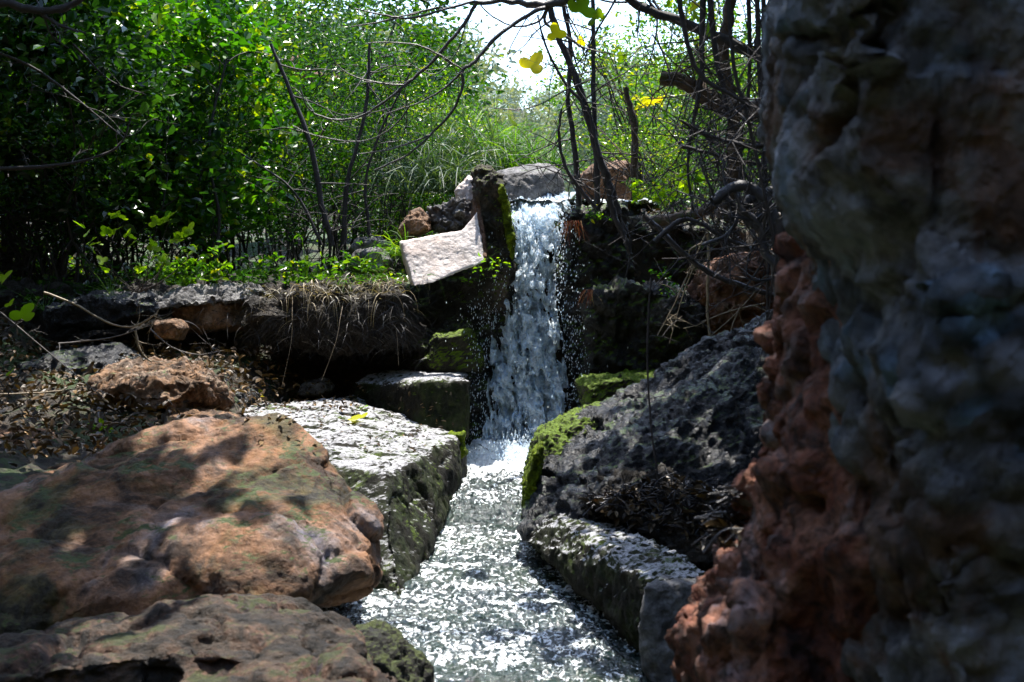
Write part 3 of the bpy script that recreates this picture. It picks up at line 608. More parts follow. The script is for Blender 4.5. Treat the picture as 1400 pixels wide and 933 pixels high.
def shrub(name, h, r, nl, L, W, leaf, bark, label=None, group=None, cat='shrub', nstem=8, nc=48, loc=(0, 0, 0), clump=.12, base=.35, stem_r=.014):
    root = empty(name, loc)
    c, (v, f) = crown(nc, nl, r, r, (h - base) / 2, base + (h - base) / 2, L, W, clump)
    T = Tubes()
    for i in range(nstem):
        t = c[rnd.randrange(len(c))]; a = rnd.uniform(0, 6.28)
        p0 = np.array([math.cos(a) * .12, math.sin(a) * .12, -.15]); mid = p0 * .5 + t * np.array([.35, .35, .55])
        pts = [p0, p0 + (mid - p0) * .5 + R.normal(size=3) * .03, mid + R.normal(size=3) * .06, t]
        T.add(pts, stem_r * rnd.uniform(.6, 1.2), stem_r * .3, 5, .008)
        side_twigs(T, pts, stem_r * .35, 5, .5, 2, 1, .2)
    T.build('stem', bark, root); mk('foliage', v, f, leaf, root, smooth=False)
    tag(root, label, cat, group)
    return root
protos = {}
def place(kind, px, Y, sc, label, z=None, rot=None, group='shrubs growing behind the left bank', sz=None):
    x = (px - 700) / F * Y
    if z is None: z = float(ground_z(np.array([x]), np.array([Y]))[0])
    src, used = protos[kind]
    o = copy_tree(src) if used else src
    protos[kind][1] = True
    o.location = (x, Y, z); o.rotation_euler = (0, 0, rnd.uniform(0, 6.28) if rot is None else rot); o.scale = (sc, sc, sz or sc)
    tag(o, label, 'shrub', group); return o
protos['a'] = [shrub('shrub', 2.4, 1.0, 5200, .058, .45, M['leaf_a'], M['bark'], nstem=10), False]
protos['a2'] = [shrub('shrub', 2.2, 1.0, 5500, .045, .4, M['leaf_a'], M['bark'], nstem=12, nc=50), False]
protos['b'] = [shrub('shrub', 2.2, .9, 4500, .05, .5, M['leaf_b'], M['bark'], nstem=10, nc=45), False]
protos['c'] = [shrub('shrub', 2.2, .9, 5000, .04, .35, M['leaf_c'], M['bark'], nstem=10, nc=50), False]
protos['d'] = [shrub('shrub', 1.6, .8, 2600, .07, .55, M['leaf_d'], M['bark'], nstem=10, nc=40), False]
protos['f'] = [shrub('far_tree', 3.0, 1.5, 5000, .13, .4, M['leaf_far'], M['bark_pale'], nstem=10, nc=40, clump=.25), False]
protos['e'] = [shrub('shrub', 2.3, .95, 2600, .085, .62, M['leaf_e'], M['bark'], nstem=10, nc=34, clump=.13), False]
protos['s'] = [shrub('sparse_shrub', 2.2, .9, 2300, .042, .5, M['leaf_b'], M['bark'], nstem=16, nc=40), False]
LEFT = [('a', 30, 9.6, 1.1, 'dark leafy shrub at the far left edge above the bank'), ('e', 40, 9.5, 1.05, 'broad leaved bright shrub at the left, behind the lime seedling'), ('e', 165, 10.0, 1.0, 'broad leaved shrub in the middle of the left thicket'), ('e', 250, 9.9, .9, 'broad leaved shrub left of the thin dark trunks'), ('a', 170, 10.6, 1.0, 'green shrub behind the left bank, above the lime seedling'),
        ('b', 250, 11.2, 1.0, 'lighter green shrub behind the pale slab of the bank'), ('a2', 330, 10.6, .95, 'dense small leaved shrub above the pale slab'),
        ('c', 400, 11.5, 1.1, 'blue green shrub left of the thin dark trunks'), ('a2', 455, 10.9, 1.15, 'tall shrub whose dark stems rise behind the dry grass'),
        ('b', 535, 12.2, .9, 'bright green shrub behind the curved bare branches'), ('a', 545, 13.5, 1.0, 'sunlit shrub left of the sky gap'),
        ('b', 590, 15.5, .75, 'small yellow green shrub beside the sky gap'), ('a', -60, 11.5, 1.3, 'broad shrub running out of the left side'),
        ('c', 120, 13, 1.3, 'blue green shrub higher up the left slope'), ('a', 290, 13.6, 1.35, 'tall green shrub on the left slope'), ('b', 380, 14.6, 1.4, 'yellow green tree shrub high on the left slope'),
        ('a', 490, 14.0, 1.3, 'tall leafy shrub behind the bare arching branches'), ('a2', 220, 12.2, .8, 'low shrub in the shade behind the left bank'), ('a2', 60, 8.9, .75, 'low dark shrub at the edge of the left bank'),
        ('a2', 545, 10.4, .7, 'low shaded shrub left of the broken slab'), ('d', 100, 8.9, 1.1, 'large leaved dark shrub overhanging the left bank'), ('d', 5, 9.3, 1.2, 'dark shrub in the lower left shade')]
for k, px, Y, sc, lb in LEFT: place(k, px, Y, sc, lb)
RIGHT = [('s', 885, 10.8, .85, 'thin leafed shrub right of the sky gap'), ('s', 905, 11.8, 1.0, 'sparse shrub behind the brown log'), ('b', 960, 13.0, .85, 'yellow green shrub deep behind the dark stems'),
         ('s', 1010, 11.0, 1.0, 'sparse shrub close to the grey rock face'), ('b', 1060, 12.4, 1.0, 'bright shrub half hidden by the grey rock face'), ('s', 930, 14.8, .9, 'pale distant shrub between the right stems'),
         ('b', 880, 9.9, .35, 'little bright shrub on the terrace right of the lip'), ('b', 800, 13.5, .32, 'small yellow bush behind the head boulder')]
for k, px, Y, sc, lb in RIGHT: place(k, px, Y, sc, lb, group='shrubs behind the bare stems on the right')
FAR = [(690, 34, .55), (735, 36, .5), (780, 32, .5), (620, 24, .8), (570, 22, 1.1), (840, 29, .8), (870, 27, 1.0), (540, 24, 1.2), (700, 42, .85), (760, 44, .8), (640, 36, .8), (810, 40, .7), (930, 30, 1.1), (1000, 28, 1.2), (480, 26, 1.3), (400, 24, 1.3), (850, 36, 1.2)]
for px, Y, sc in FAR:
    o = place('f', px, Y, sc, 'tree with leaves coloured pale for haze on the far slope beyond the gap', group='trees on the far slope'); o['category'] = 'tree'

# hillside outcrops seen through the leaves
for i, (px, py, s, Y) in enumerate([(235, 100, 60, 18), (330, 200, 80, 18), (215, 10, 50, 19), (390, 195, 60, 17), (420, 120, 60, 20)]):
    rock('hillside_outcrop', [outline([(px - s, py + s * .5), (px - s * .6, py - s * .5), (px + s * .3, py - s * .6), (px + s, py - s * .1), (px + s * .7, py + s * .6)], Y, 1.5)], M['clay' if i % 2 == 0 else 'warm'],
         ['orange outcrop on the hillside in the upper left', 'orange and grey outcrop seen through the leaves', 'pale outcrop at the top left', 'warm outcrop behind the thin trunks', 'red outcrop high behind the left shrubs'][i], 'rock outcrop', .06, 3, [D(.3, .8, .1, 3, .1, 1)], off=50 + i)

# ------------------------------------------------------------------ grass and roots
def blades(n, base, L, w_, spread, droop, segs=6, z_up=1.0, bias=(0, 0, 0)):
    vs = []; fs = []; k = 0
    for i in range(n):
        b = np.array(base()) ; d = np.array([rnd.gauss(0, spread), rnd.gauss(0, spread), z_up]) + np.array(bias); d /= np.linalg.norm(d)
        l = L * rnd.uniform(.5, 1.2); s = np.cross(d, [rnd.gauss(0, 1), rnd.gauss(0, 1), .2]); s /= np.linalg.norm(s) + 1e-9
        p = b.copy()
        for j in range(segs + 1):
            wj = w_ * (1 - (j / segs) ** 1.5) + .0004
            vs += [p - s * wj, p + s * wj]
            d = d + np.array([0, 0, -droop / segs * (1 + j * .3)]); d /= np.linalg.norm(d); p = p + d * l / segs
            if j < segs: fs.append((k, k + 1, k + 3, k + 2)); k += 2
        k += 2
    return np.array(vs), np.array(fs)
def tuft(name, px, py, Y, n, L, w_, spread, droop, mat, label, rad=.06, cat='grass tuft', group=None, z_up=1.0, bias=(0, 0, 0), segs=6, wx=1.0):
    o0 = V(px, py, Y)
    v, f = blades(n, lambda: (rnd.gauss(0, rad * wx), rnd.gauss(0, rad), 0), L, w_, spread, droop, segs, z_up, bias)
    root = mk(name, v, f, mat, smooth=False, origin=(0, 0, 0)); root.location = o0; tag(root, label, cat, group); return root
G1 = 'reed tufts behind the head of the waterfall'
for px, py, Y, n, L, m, lb in [(715, 232, 10.5, 260, .55, 'grass', 'bright green reed tuft right behind the pale head boulder'), (650, 235, 10.6, 420, .8, 'greygrass', 'grey green reed tuft behind the stone pillar'),
        (600, 262, 9.9, 320, .75, 'greygrass', 'dull reed tuft above the rubble'), (680, 215, 12.5, 300, .6, 'grass', 'sunlit reed tuft below the sky gap'), (570, 250, 11, 300, .9, 'greygrass', 'shaded reed tuft left of the pillar'), (640, 205, 12.5, 260, .7, 'grass', 'light green reeds at the foot of the sunlit shrub')]:
    tuft('reed_tuft', px, py, Y, n, L, .0045, .55, 1.3, M[m], lb, .14, 'reeds', G1)
G2 = 'dry grass tufts draping over the dark bank'
def hanging(name, spots, L, w_, mat, label, cat, group, spread=.7, droop=2.0, zb=.2, out=-.6):
    vs = []; fs = []; k = 0
    for px, py in spots:
        p, nr = surf(px, py)
        v, f = blades(1, lambda: tuple(p + nr * .004), L, w_, spread, droop, 6, zb, (nr[0] * .4, out, 0)); vs.append(v); fs.append(f + k); k += len(v)
    tag(mk(name, np.vstack(vs), np.vstack(fs), M[mat], smooth=False), label, cat, group)
def sp(n, px, py, sx_, sy_): return [(rnd.gauss(px, sx_), rnd.gauss(py, sy_)) for _ in range(n)]
for px, py, n, L, m, lb in [(470, 392, 110, .22, 'drygrass', 'pale dry grass tuft on the bank edge, left of the slab'), (522, 388, 150, .24, 'drygrass', 'pale dry grass tuft nearest the broken slab'), (425, 398, 60, .2, 'drygrass', 'thin dry grass in the middle of the bank edge'),
        (372, 402, 50, .2, 'drygrass', 'dry grass right of the pale ledge slab')]:
    hanging('dry_grass_tuft', sp(n, px, py, 22, 8), L, .0020, m, lb, 'dry grass', G2, .8, 2.4, .7)
hanging('grass_tuft', sp(140, 500, 380, 30, 5), .2, .0022, 'grass', 'fresh green blades mixed into the dry grass', 'grass', None, .8, 1.8, .8)
tuft('grass_tuft', 552, 350, 8.3, 110, .28, .0028, .6, 1.6, M['grass'], 'green grass blades beside the upper left corner of the slab', .03, 'grass')
for px, py, n, a_, b_, lb in [(450, 440, 900, 60, 26, 'matted dark roots hanging on the middle of the bank'), (370, 450, 500, 34, 28, 'dark roots hanging left under the dry grass'), (545, 450, 450, 24, 28, 'dark roots hanging near the waterfall wall'), (300, 490, 260, 30, 24, 'shadowed roots beside the brown stone')]:
    hanging('hanging_roots', sp(n, px, py, a_, b_), .13, .0018, 'rootgrass', lb, 'roots', 'matted roots on the left bank', 1.4, .9, -.1, -.35)
for px, py, px2, py2, lb in [(400, 400, 385, 530, 'long straw hanging down the left of the bank'), (520, 400, 545, 500, 'long straw hanging down by the slab'), (470, 410, 440, 520, 'long straw hanging in the middle of the bank')]:
    a_ = surf(px, py)[0]; b_ = np.array(V(px2, py2, a_[1] - .25)); T = Tubes(); T.add([a_, (a_ * .7 + b_ * .3) + [.02, -.03, .03], (a_ * .4 + b_ * .6) + [.03, -.02, .03], b_], .0014, .0008, 4)
    tag(T.build('straw', M['straw']), lb, 'straw', 'straws hanging down the bank')
tuft('red_roots', 783, 302, 8.35, 60, .14, .0013, .6, .5, M['root_red'], 'rust red root tassel at the right lip of the waterfall', .022, 'roots', None, -1)
tuft('red_roots', 806, 396, 8.0, 30, .11, .0012, .7, .5, M['root_red'], 'small orange root tassel on the mossy wall', .014, 'roots', None, -1, (-.4, 0, 0))

# ------------------------------------------------------------------ bare stems and branches
def pl(*p, Y): return [V(a, b, Y if len(q) == 0 else q[0]) for a, b, *q in p]
def bare(name, limbs, mat, label, cat='tree', group=None, part='branch', twigs=None):
    root = empty(name, limbs[0][0][0] if isinstance(limbs[0][0][0], tuple) else (0, 0, 0)); O = np.array(root.location)
    for i, (pts, r0, r1, ntw, tl) in enumerate(limbs):
        T = Tubes(); q = [np.array(p) - O for p in pts]; T.add(q, r0, r1, 8 if r0 > .006 else 6, r0 * .12)
        if ntw: side_twigs(T, q, max(.0016, min(r1 * .7, .0055)), ntw, tl, 2, .6)
        T.build('trunk' if i == 0 and part == 'branch' else part, mat, root)
    tag(root, label, cat, group); return root
# fig tree reaching in from the top
fig = bare('fig_tree', [
    (pl((900, -140), (840, -60), (790, -8), (750, 6), (700, 4), (650, 1), Y=5.6), 0.0340, 0.0082, 0, 0),
    (pl((745, 10), (720, 22), (680, 50), (650, 84), (633, 96), (632, 120), (618, 152), (588, 185), (560, 210), (512, 233), Y=5.5), 0.0088, 0.0034, 3, .15),
    (pl((588, 185), (560, 196), (530, 205), (490, 211), Y=5.5), 0.0041, 0.0020, 2, .1),
    (pl((633, 96), (618, 112), (600, 126), (575, 140), (560, 145), (520, 158), Y=5.55), 0.0054, 0.0020, 2, .12),
    (pl((560, 145), (545, 166), (520, 185), (485, 194), (430, 185), (400, 172), Y=5.5), 0.0034, 0.0017, 2, .12),
    (pl((652, 2), (635, 32), (610, 62), (590, 86), (567, 106), (553, 117), (530, 136), (500, 156), (470, 164), (440, 160), (420, 146), (410, 120), Y=5.7), 0.0082, 0.0027, 4, .15),
    (pl((553, 117), (520, 114), (485, 105), (462, 90), (450, 70), Y=5.7), 0.0041, 0.0017, 2, .1),
    (pl((633, 96), (600, 75), (570, 62), (525, 58), (500, 60), Y=5.5), 0.0041, 0.0020, 1, .1),
    (pl((650, 2), (600, 15), (560, 25), (520, 20), (485, 12), Y=5.7), 0.0061, 0.0027, 2, .15),
    (pl((600, 10), (560, 20), (520, 30), (480, 37), Y=5.7), 0.0054, 0.0024, 2, .15),
    (pl((750, 8), (738, 28), (715, 36), (695, 34), (670, 20), (655, 5), Y=5.6), 0.0054, 0.0027, 0, .1),
    (pl((800, 112), (768, 126), (740, 142), (710, 150), (675, 148), Y=5.8), 0.0034, 0.0020, 3, .12),
    (pl((750, 8), (745, 30), (770, 48), (800, 66), (835, 74), Y=5.6), 0.0075, 0.0027, 4, .2),
    (pl((553, 117), (556, 160), (548, 190), (520, 196), Y=5.6), 0.0027, 0.0014, 1, .1),
    (pl((640, 20), (625, 70), (600, 100), (575, 96), (545, 75), Y=5.8), 0.0034, 0.0014, 1, .1),
    (pl((720, 25), (700, 60), (690, 80), (660, 60), Y=5.4), 0.0027, 0.0014, 1, .1),
], M['bark_fig'], 'fig tree whose bare arching branches reach in from the top with yellow leaves', 'tree')
def lobed(size, lobes=4, curl=.15):
    pts = []; n = lobes * 6
    for i in range(n + 1):
        a = math.radians(-140 + 280 * i / n); r = (.52 + .48 * abs(math.cos((a / math.radians(280)) * (lobes - 1) * math.pi)) ** .9) * (1 - .35 * abs(a) / 2.44)
        pts.append((math.sin(a) * r * .62, math.cos(a) * r * .62 + .2, 0))
    pts = np.array(pts) * size; pts[:, 2] = curl * (pts[:, 0] ** 2) / size * 3 - .5 * curl * pts[:, 1] ** 2 / size * 2
    v = np.vstack([[0, size * .12, 0], pts]); f = np.array([(0, i, i + 1) for i in range(1, len(v) - 1)])
    return v, f
def lobed_leaf(name, loc_, size, mat, rot, parent=None, label=None, cat=None, off=None):
    v, f = lobed(size)
    o = mk(name, v, f, mat, parent, origin=(0, 0, 0)); o.rotation_euler = rot
    o.location = np.array(loc_) - (np.array(off) if off is not None else 0); tag(o, label, cat); return o
FO = np.array(fig.location)
for px, py, s, m, r in [(722, 98, .115, 'fig', (1.3, .5, -.4)), (700, 172, .07, 'figgreen', (1.2, .2, 1)), (762, 55, .085, 'fig', (1.5, .2, 2.9)), (792, 22, .13, 'figgreen', (1.4, .3, .3)), (815, 30, .10, 'figgreen', (1.3, -.5, -1)), (745, 80, .0, 'fig', (1, 1, 1))]:
    if s: lobed_leaf('leaf', V(px, py, 5.55), s, M[m], r, fig, off=FO)
for i in range(16):
    lobed_leaf('leaf', V(rnd.uniform(720, 1000), rnd.uniform(-60, 130), rnd.uniform(5.4, 6.2)), rnd.uniform(.04, .07), M[rnd.choice(['fig', 'figgreen', 'figgreen'])], (rnd.uniform(.8, 1.8), rnd.uniform(-.6, .6), rnd.uniform(-3, 3)), fig, off=FO)
# unseen leaf masses added overhead for shade, parented to the fig tree
def shade_leaves(parent, O, boxes, n, L, W, mat):
    c = []
    for (x0, x1, y0, y1, z0, z1, k) in boxes:
        m = int(k * 14); cc_ = np.stack([R.uniform(x0, x1, m), R.uniform(y0, y1, m), R.uniform(z0, z1, m)], 1)
        c.append(cc_[R.choice(m, int(n * k))] + R.normal(size=(int(n * k), 3)) * .22)
    c = np.vstack(c) - O; v, f = leaf_arrays(c, L, W, .6); mk('foliage', v, f, mat, parent, smooth=False)
shade_leaves(fig, FO, [(-4, 4, -3, 3.5, 2.6, 4.2, 2.5), (.5, 4.5, 3.5, 7.5, 2.2, 3.8, 5), (-4.5, -1.2, 3.5, 7.5, 2.2, 3.6, 3), (1.0, 5, 7, 10, 2.8, 4.5, 4), (-3.2, -.5, 4.6, 6.6, 2.2, 3.4, 1.6), (-7, -2.2, 7.5, 11.5, 3.6, 5.0, 3), (-8, -3.6, 10, 14, 4.2, 6, 1.5)], 900, .17, .75, M['leaf_a'])

GS = 'bare dark stems right of the waterfall'
bare('bare_stem', [(pl((845, 292), (832, 250), (818, 210), (796, 130), (772, 70), (752, 10), (740, -60), (715, -240), Y=8.3), .028, .014, 16, .5), (pl((800, 145), (770, 110), (745, 60), (735, 20), Y=8.2), .01, .005, 4, .35), (pl((820, 215), (805, 150), (790, 120), Y=8.2), .012, .006, 3, .3)], M['bark'], 'leaning dark trunk just right of the sky gap', 'stem', GS)
bare('bare_stem', [(pl((792, 300), (790, 250), (784, 190), (777, 140), (780, 60), (770, -20), (790, -220), Y=8.5), .02, .010, 16, .45)], M['bark'], 'upright dark stem behind the leaning trunk', 'stem', GS)
bare('bare_stem', [(pl((818, 290), (815, 220), (812, 130), (811, 50), (812, -40), (830, -260), Y=8.4), .016, .012, 16, .45)], M['bark'], 'thin straight stem right of the leaning trunk', 'stem', GS)
bare('bare_stem', [(pl((815, 285), (790, 255), (772, 225), (764, 185), (768, 150), Y=8.0), .013, .006, 12, .2)], M['bark'], 'curved dark stem bowing towards the water at the lip', 'stem', GS)
bare('bare_stem', [(pl((868, 275), (867, 225), (868, 182), (862, 150), (855, 120), Y=8.7), .024, .018, 5, .5)], M['bark_warm'], 'short straight brown trunk behind the lip', 'stem', GS)
bare('bare_stem', [(pl((905, 106), (935, 112), (962, 130), (1010, 152), (1070, 140), Y=6.5), .032, .05, 12, .4)], M['bark_warm'], 'thick red brown broken limb crossing the upper right', 'branch', GS)
bare('bare_stem', [(pl((845, -10), (880, 12), (935, 32), (1000, 60), (1060, 90), (1090, 110), Y=6.3), .016, .03, 20, .5)], M['bark'], 'dark bough slanting from the top towards the grey rock', 'branch', GS)
bare('bare_stem', [(pl((985, 300), (1000, 260), (1004, 200), (1000, 140), (990, 60), (1000, -30), (985, -260), Y=7.5), .04, .025, 20, .6)], M['bark_warm'], 'crooked brownish trunk behind the dark vines', 'stem', GS)
bare('bare_stem', [(pl((880, 296), (905, 318), (940, 352), (980, 378), (1060, 405), Y=7.2), .018, .012, 4, .3)], M['bark'], 'dark branch falling right across the clay rock', 'branch', GS)
bare('fallen_log', [(pl((890, 306), (925, 300), (960, 290), (995, 265), Y=8.2), .035, .03, 3, .2)], M['bark_warm'], 'mossy fallen log lying on the right terrace', 'log')
bare('bare_stem', [(pl((832, 270), (842, 300), (856, 330), (862, 350), Y=8.0), .02, .012, 3, .2), (pl((850, 300), (862, 330), (860, 360), (852, 390), Y=8.0), .006, .003, 2, .15)], M['bark'], 'pale edged root dropping down the wall under the stems', 'root', GS)
vi = [[(985, -260), (1000, 60), (1020, 150), (1040, 240), (1058, 330), (1068, 430)], [(1040, -260), (1045, 80), (1050, 180), (1068, 280), (1080, 420)], [(950, -260), (975, 40), (988, 120), (1010, 210), (1030, 300)],
      [(1075, -260), (1062, 90), (1052, 190), (1040, 290), (1048, 360)], [(1015, -260), (1025, 80), (1015, 180), (1010, 270)], [(1068, 300), (1072, 420), (1066, 520), (1062, 620), (1056, 680)], [(1085, 400), (1082, 520), (1078, 600)], [(1030, -260), (1038, 100), (1046, 220), (1050, 340), (1048, 470)], [(1064, 380), (1060, 480), (1062, 590)], [(890, 380), (885, 480), (890, 580), (900, 660)], [(900, -260), (940, 60), (1000, 130), (1060, 160)],
      [(1090, 180), (1040, 200), (980, 190), (930, 165)], [(930, 200), (990, 215), (1050, 230), (1090, 260)], [(895, 330), (940, 300), (1000, 330), (1060, 345), (1100, 330)], [(965, -260), (960, 60), (955, 130), (940, 220), (948, 290)]]
vl = ['longest dark vine swinging down beside the grey rock', 'dark vine close against the grey rock face', 'dark vine slanting inward from the top right', 'vine crossing the others at the rock edge', 'short upright vine among the stems', 'thin dark vine hanging before the sloping rock', 'lowest thin vine at the pillar edge', 'straight vine hanging to the clay rock', 'hair thin vine before the rough sloping rock', 'faint thin stem rising from the debris heap', 'slanting vine crossing the brown limb',
      'level twiggy vine high on the right', 'level vine above the burl', 'low vine running over the burl', 'fine vine hanging behind the brown limb']
for i, (p, lb) in enumerate(zip(vi, vl)):
    bare('hanging_vine', [(pl(*p, Y=4.4 + .25 * (i % 5)), .007 + .003 * (i % 3) - .003 * (i in (8, 9)), .004, 19 if i not in (5, 6, 8, 9) else 1, .38)], M['bark'], lb, 'vine', 'dark vines beside the grey rock')
bare('root_burl', [(pl((975, 275), (1005, 255), (1035, 262), (1060, 300), (1072, 360), (1078, 420), Y=4.6), 0.0171, 0.0180, 7, .2), (pl((1000, 300), (1030, 270), (1070, 262), (1110, 280), Y=4.7), 0.0152, 0.0180, 6, .2), (pl((1010, 285), (1040, 310), (1048, 350), (1090, 380), Y=4.55), 0.0114, 0.0120, 6, .2),
      (pl((990, 270), (1020, 300), (1060, 320), (1110, 310), Y=4.65), 0.0133, 0.0180, 6, .2), (pl((1100, 240), (1085, 300), (1062, 350), (1068, 430), Y=4.7), 0.0133, 0.0180, 5, .2), (pl((1005, 262), (1012, 290), (995, 320), (960, 335), Y=4.6), 0.0076, 0.0048, 6, .2)], barkmat('burl_bark', (.012, .012, .017), (.07, .07, .085), .5), 'knotted black roots twisted into a burl against the grey rock', 'root burl')
# left dark boughs
bare('dark_bough', [(pl((-60, -10), (0, 2), (50, 14), (90, 10), (125, -12), Y=4.6), .016, .010, 2, .2), (pl((50, 14), (80, 34), (118, 46), Y=4.6), .008, .003, 2, .1), (pl((-60, 232), (20, 230), (80, 226), (140, 212), (168, 192), (180, 155), Y=5.6), .009, .003, 4, .2),
     (pl((-40, 60), (40, 90), (110, 140), (170, 190), Y=5.8), .007, .003, 6, .3), (pl((100, 60), (150, 110), (200, 130), Y=5.8), .005, .002, 4, .3)], M['bark'], 'reddish dark boughs crossing the upper left corner', 'branch')
for i, (p, r, lb) in enumerate([([(455, 335), (440, 280), (425, 200), (395, 120), (370, 60)], .022, 'slim dark trunk leaning left behind the dry grass'), ([(470, 335), (475, 250), (500, 150), (505, 60)], .018, 'slim upright trunk behind the curved branches'),
        ([(505, 320), (500, 250), (520, 180), (560, 100)], .012, 'thin trunk leaning right behind the curved branches'), ([(290, 380), (300, 300), (285, 200), (310, 80)], .014, 'thin dark trunk above the pale slab'), ([(440, 335), (400, 260), (330, 210)], .01, 'slanting thin trunk among left shrubs')]):
    bare('thin_trunk', [(pl(*p, Y=9.3), r, r * .5, 8, .5)], M['bark'], lb, 'trunk', 'thin trunks among the left shrubs')
# dry shoots on the left and right
for i, (p, r, lb) in enumerate([([(60, 400), (100, 415), (145, 440), (180, 447), (210, 432), (216, 425)], .006, 'curved pale root bending up over the left bank'), ([(185, 452), (190, 475), (200, 490), (208, 495)], .006, 'short pale root hanging behind the orange rock'),
        ([(205, 450), (235, 475), (270, 485), (300, 480)], .004, 'thin root over the brown stone'), ([(-20, 540), (40, 538), (90, 534), (122, 528)], .005, 'straight pale stick at the left edge'), ([(62, 620), (70, 600), (95, 590), (150, 588), (255, 575)], .006, 'hooked pale twig behind the boulder top'),
        ([(-20, 410), (40, 460), (100, 510), (160, 560)], .004, 'thin dark stick slanting down on the left'), ([(80, 470), (150, 462), (205, 445)], .004, 'horizontal root under the curved one'), ([(20, 625), (80, 628), (130, 627)], .004, 'low dark twig above the boulder')]):
    bare('dry_root', [(pl(*p, Y=6.6), r, r * .5, 4, .18)], M['straw' if i in (0, 1, 3, 4) else 'bark_pale'], lb, 'root', 'dry roots and twigs on the left bank')
for i, (p, r, lb) in enumerate([([(966, 300), (969, 350), (967, 420), (972, 470), (977, 502)], .009, 'upright dry stem standing before the clay rock'), ([(965, 320), (945, 365), (920, 420), (898, 460)], .005, 'dry twig slanting left over the mossy wall'), ([(950, 362), (935, 400), (915, 470)], .004, 'dry twig hanging beside the slanting one'),
        ([(1045, 415), (1000, 425), (960, 440)], .004, 'dry twig level across the clay rock'), ([(1040, 390), (1005, 430), (960, 470), (950, 485)], .003, 'fine dry twig crossing the clay rock'), ([(1012, 420), (1000, 450), (994, 490)], .004, 'short dry twig hanging at the clay rock'), ([(965, 330), (942, 345), (955, 380)], .004, 'bent dry twig at the top of the upright stem')]):
    bare('dry_shoot', [(pl(*p, Y=7.3), r, r * .5, 3, .15)], M['straw'], lb, 'twig', 'dry stems before the clay rock')

# seedling with lime leaves, left
seed = empty('seedling', V(190, 400, 6.8)); SO = np.array(seed.location)
T = Tubes()
tips = [(130, 345), (150, 320), (175, 330), (205, 345), (215, 310), (240, 335), (250, 315), (160, 300), (190, 372), (225, 360), (140, 370), (265, 345), (232, 300), (120, 325)]
for px, py in tips: T.add([np.array(V(190 + rnd.gauss(0, 8), 400, 6.8)) - SO, np.array(V((190 + px) / 2, (400 + py) / 2 + 8, 6.75)) - SO, np.array(V(px, py, 6.7)) - SO], .003, .0015, 4)
T.build('stem', M['bark'], seed)
for px, py in tips:
    for _ in range(3): lobed_leaf('leaf', V(px + rnd.gauss(0, 6), py + rnd.gauss(0, 5), 6.7), rnd.uniform(.045, .08), M['figgreen'], (rnd.uniform(.4, 1.3), rnd.uniform(-.6, .6), rnd.uniform(-3, 3)), seed, off=SO)
tag(seed, 'lime green lobed seedling growing on the left bank', 'plant')
sap = empty('sapling', V(-10, 480, 5.2)); SO = np.array(sap.location); T = Tubes()
tips = [(28, 440), (0, 388), (12, 420), (50, 560), (10, 515)]
for px, py in tips: T.add([np.array(V(-30, 480, 5.2)) - SO, np.array(V(px - 15, py + 8, 5.2)) - SO, np.array(V(px, py, 5.2)) - SO], .003, .0015, 4)
T.build('stem', M['bark'], sap)
for (px, py), s in zip(tips, (.11, .08, .05, .03, .05)): lobed_leaf('leaf', V(px, py, 5.2), s, M['figgreen'], (1.0, rnd.uniform(-.3, .3), rnd.uniform(-2.2, -.8)), sap, off=SO)
tag(sap, 'sapling at the left edge with one lime lobed leaf', 'plant')
def herb(px, py, Y, n, s, label, mat='figgreen', spread=14):
    O = surf(px, py, Y)[0] if py > 260 else np.array(V(px, py, Y)); r = empty('small_plant', O); T = Tubes(); ls = []
    for i in range(n):
        q = np.array(V(px + rnd.gauss(0, spread), py - abs(rnd.gauss(0, spread * .8)), Y + rnd.gauss(0, .04))) - O
        T.add([np.zeros(3), q * .5 + [0, 0, .01], q], .0015, .0008, 3); ls.append(q)
    T.build('stem', M['grass'], r); v, f = leaf_arrays(np.repeat(np.array(ls), 4, 0) + R.normal(size=(n * 4, 3)) * .01, s, .5, .5); mk('foliage', v, f, M[mat], r, smooth=False)
    tag(r, label, 'plant', 'small herbs on the rocks')
herb(668, 368, 8.0, 7, .03, 'tiny bright herb at the lower right corner of the slab'); herb(655, 385, 8.05, 6, .025, 'small herb under the slab corner'); herb(895, 275, 8.4, 26, .045, 'low leafy herbs on the right terrace', spread=24)
herb(690, 300, 8.25, 9, .02, 'bright sprigs on the moss of the pillar', spread=8); herb(925, 402, 7.6, 6, .03, 'lone green sprig on the mossy wall', 'leaf_a', 8); herb(905, 378, 7.7, 8, .025, 'dark sprigs above the mossy wall', 'leaf_a', 8)
herb(135, 592, 6.0, 6, .03, 'green sprig beside the hooked twig', 'figgreen', 8); herb(500, 372, 8.3, 30, .035, 'low green plant on the bank left of the slab', 'leaf_b', 22); herb(1010, 745, 5.2, 5, .03, 'yellow leafed sprig at the foot of the red column', 'fig', 8)
herb(940, 245, 6.6, 3, .08, 'lime leaf sprig hanging among the right stems', 'figgreen', 5); herb(885, 150, 7, 7, .05, 'yellow leaf sprig under the broken limb', 'fig', 9); herb(820, 300, 8.2, 10, .03, 'green sprig on the soil right of the lip', 'leaf_b', 12)

for px, py, n, m, lb in [(215, 388, 34, 'leaf_a', 'leafy herbs at the left end of the pale slab'), (285, 384, 40, 'leaf_b', 'bright herbs behind the pale slab'), (350, 388, 34, 'leaf_a', 'dark herbs where the slab meets the dry grass'),
        (420, 384, 34, 'leaf_b', 'fresh herbs on the middle of the bank edge'), (150, 402, 30, 'leaf_d', 'dark herbs under the lime seedling'), (250, 392, 26, 'figgreen', 'yellow green herbs creeping onto the pale slab'), (60, 425, 30, 'leaf_d', 'dark herbs at the left end of the bank')]:
    herb(px, py, 8.2, n, .045, lb, m, 26)
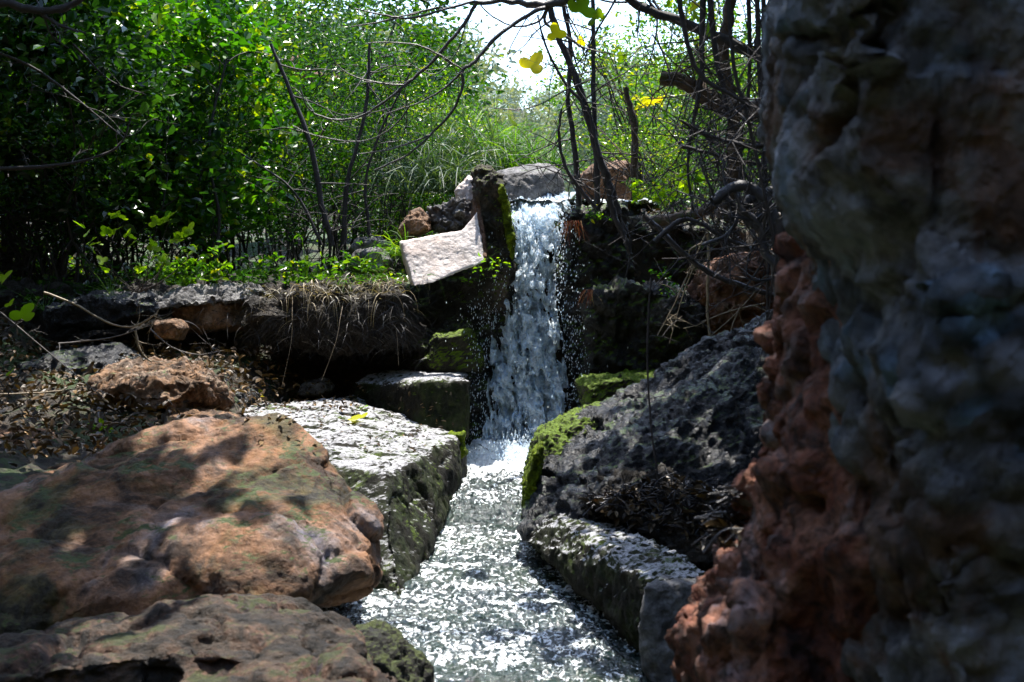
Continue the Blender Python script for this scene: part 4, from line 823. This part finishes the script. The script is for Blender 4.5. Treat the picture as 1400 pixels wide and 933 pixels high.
# fallen leaves on the platform
for px, py, Y, s, m, lb in [(492, 578, 6.9, .11, 'fig', 'curled yellow leaf on the pale platform'), (362, 545, 7.3, .11, 'fig', 'yellow leaf on the path near the wet stone'), (812, 692, 5.7, .05, 'root_red', 'rusty leaf on the debris heap'), (495, 562, 7.1, .06, 'figgreen', 'olive leaf standing beside the curled yellow leaf')]:
    lobed_leaf('fallen_leaf', surf(px, py)[0] + [0, 0, .015], s, M[m], (.25, -.3, rnd.uniform(-2, 2)), None, lb, 'leaf')

PL = [surf(rnd.uniform(330, 500), rnd.gauss(545, 14))[0] for _ in range(420)] + [surf(rnd.uniform(330, 620), rnd.uniform(535, 620))[0] for _ in range(160)]
v, f = leaf_arrays(np.array(PL) + [0, 0, .006], .028, .45, 1.2); tag(mk('leaf_litter', v, f, M['litter'], smooth=False), 'dead leaf crumbs strewn over the pale platform', 'leaf litter', kind='stuff')
# debris heap and litter on the right
deb = empty('debris_heap', V(920, 720, 5.4)); O = np.array(deb.location)
DEB = []
for i in range(760):
    px = rnd.uniform(800, 1012); t = (px - 800) / 245; py = rnd.uniform(692 - 32 * math.sin(t * 3.1), 704 + 62 * t); DEB.append(surf(px, py)[0] - O)
T = Tubes()
for p in DEB[:340]:
    a = rnd.gauss(-.4, .6); L = rnd.uniform(.02, .09); d = np.array([math.cos(a), rnd.gauss(0, .5), math.sin(a)]) * L
    T.add([p - d * .8, p + R.normal(size=3) * .012 + [0, 0, .02], p + d], rnd.uniform(.001, .0045), .001, 5)
T.build('twigs', barkmat('wet_twigs', (.006, .006, .008), (.028, .026, .032), .3), deb)
v, f = leaf_arrays(np.array(DEB[340:]) + [0, 0, .012], .045, .5, .8); mk('leaf_litter', v, f, M['litter'], deb, smooth=False)
tag(deb, 'dark tangle of roots and wet leaves behind the right kerb', 'debris')
# litter over the shaded banks
def scat(n, xr, yr, L, mat, name, label):
    x = R.uniform(*xr, n); y = R.uniform(*yr, n); z = ground_z(x, y) + .05 + R.normal(size=n) * .02
    v, f = leaf_arrays(np.stack([x, y, z], 1), L, .5, 1.2); tag(mk(name, v, f, mat, smooth=False, origin=(0, 0, 0)), label, 'leaf litter', kind='stuff')
scat(5000, (-3.2, -.8), (5.3, 8.3), .045, M['litter'], 'leaf_litter', 'dead leaves scattered over the shaded left floor')
scat(4000, (.5, 3), (8.7, 11), .05, M['litter'], 'leaf_litter', 'dead leaves on the right terrace under the stems')
scat(9000, (-4.5, -.5), (8.7, 12), .045, M['leaf_b'], 'ground_cover', 'low green ground cover under the left shrubs')
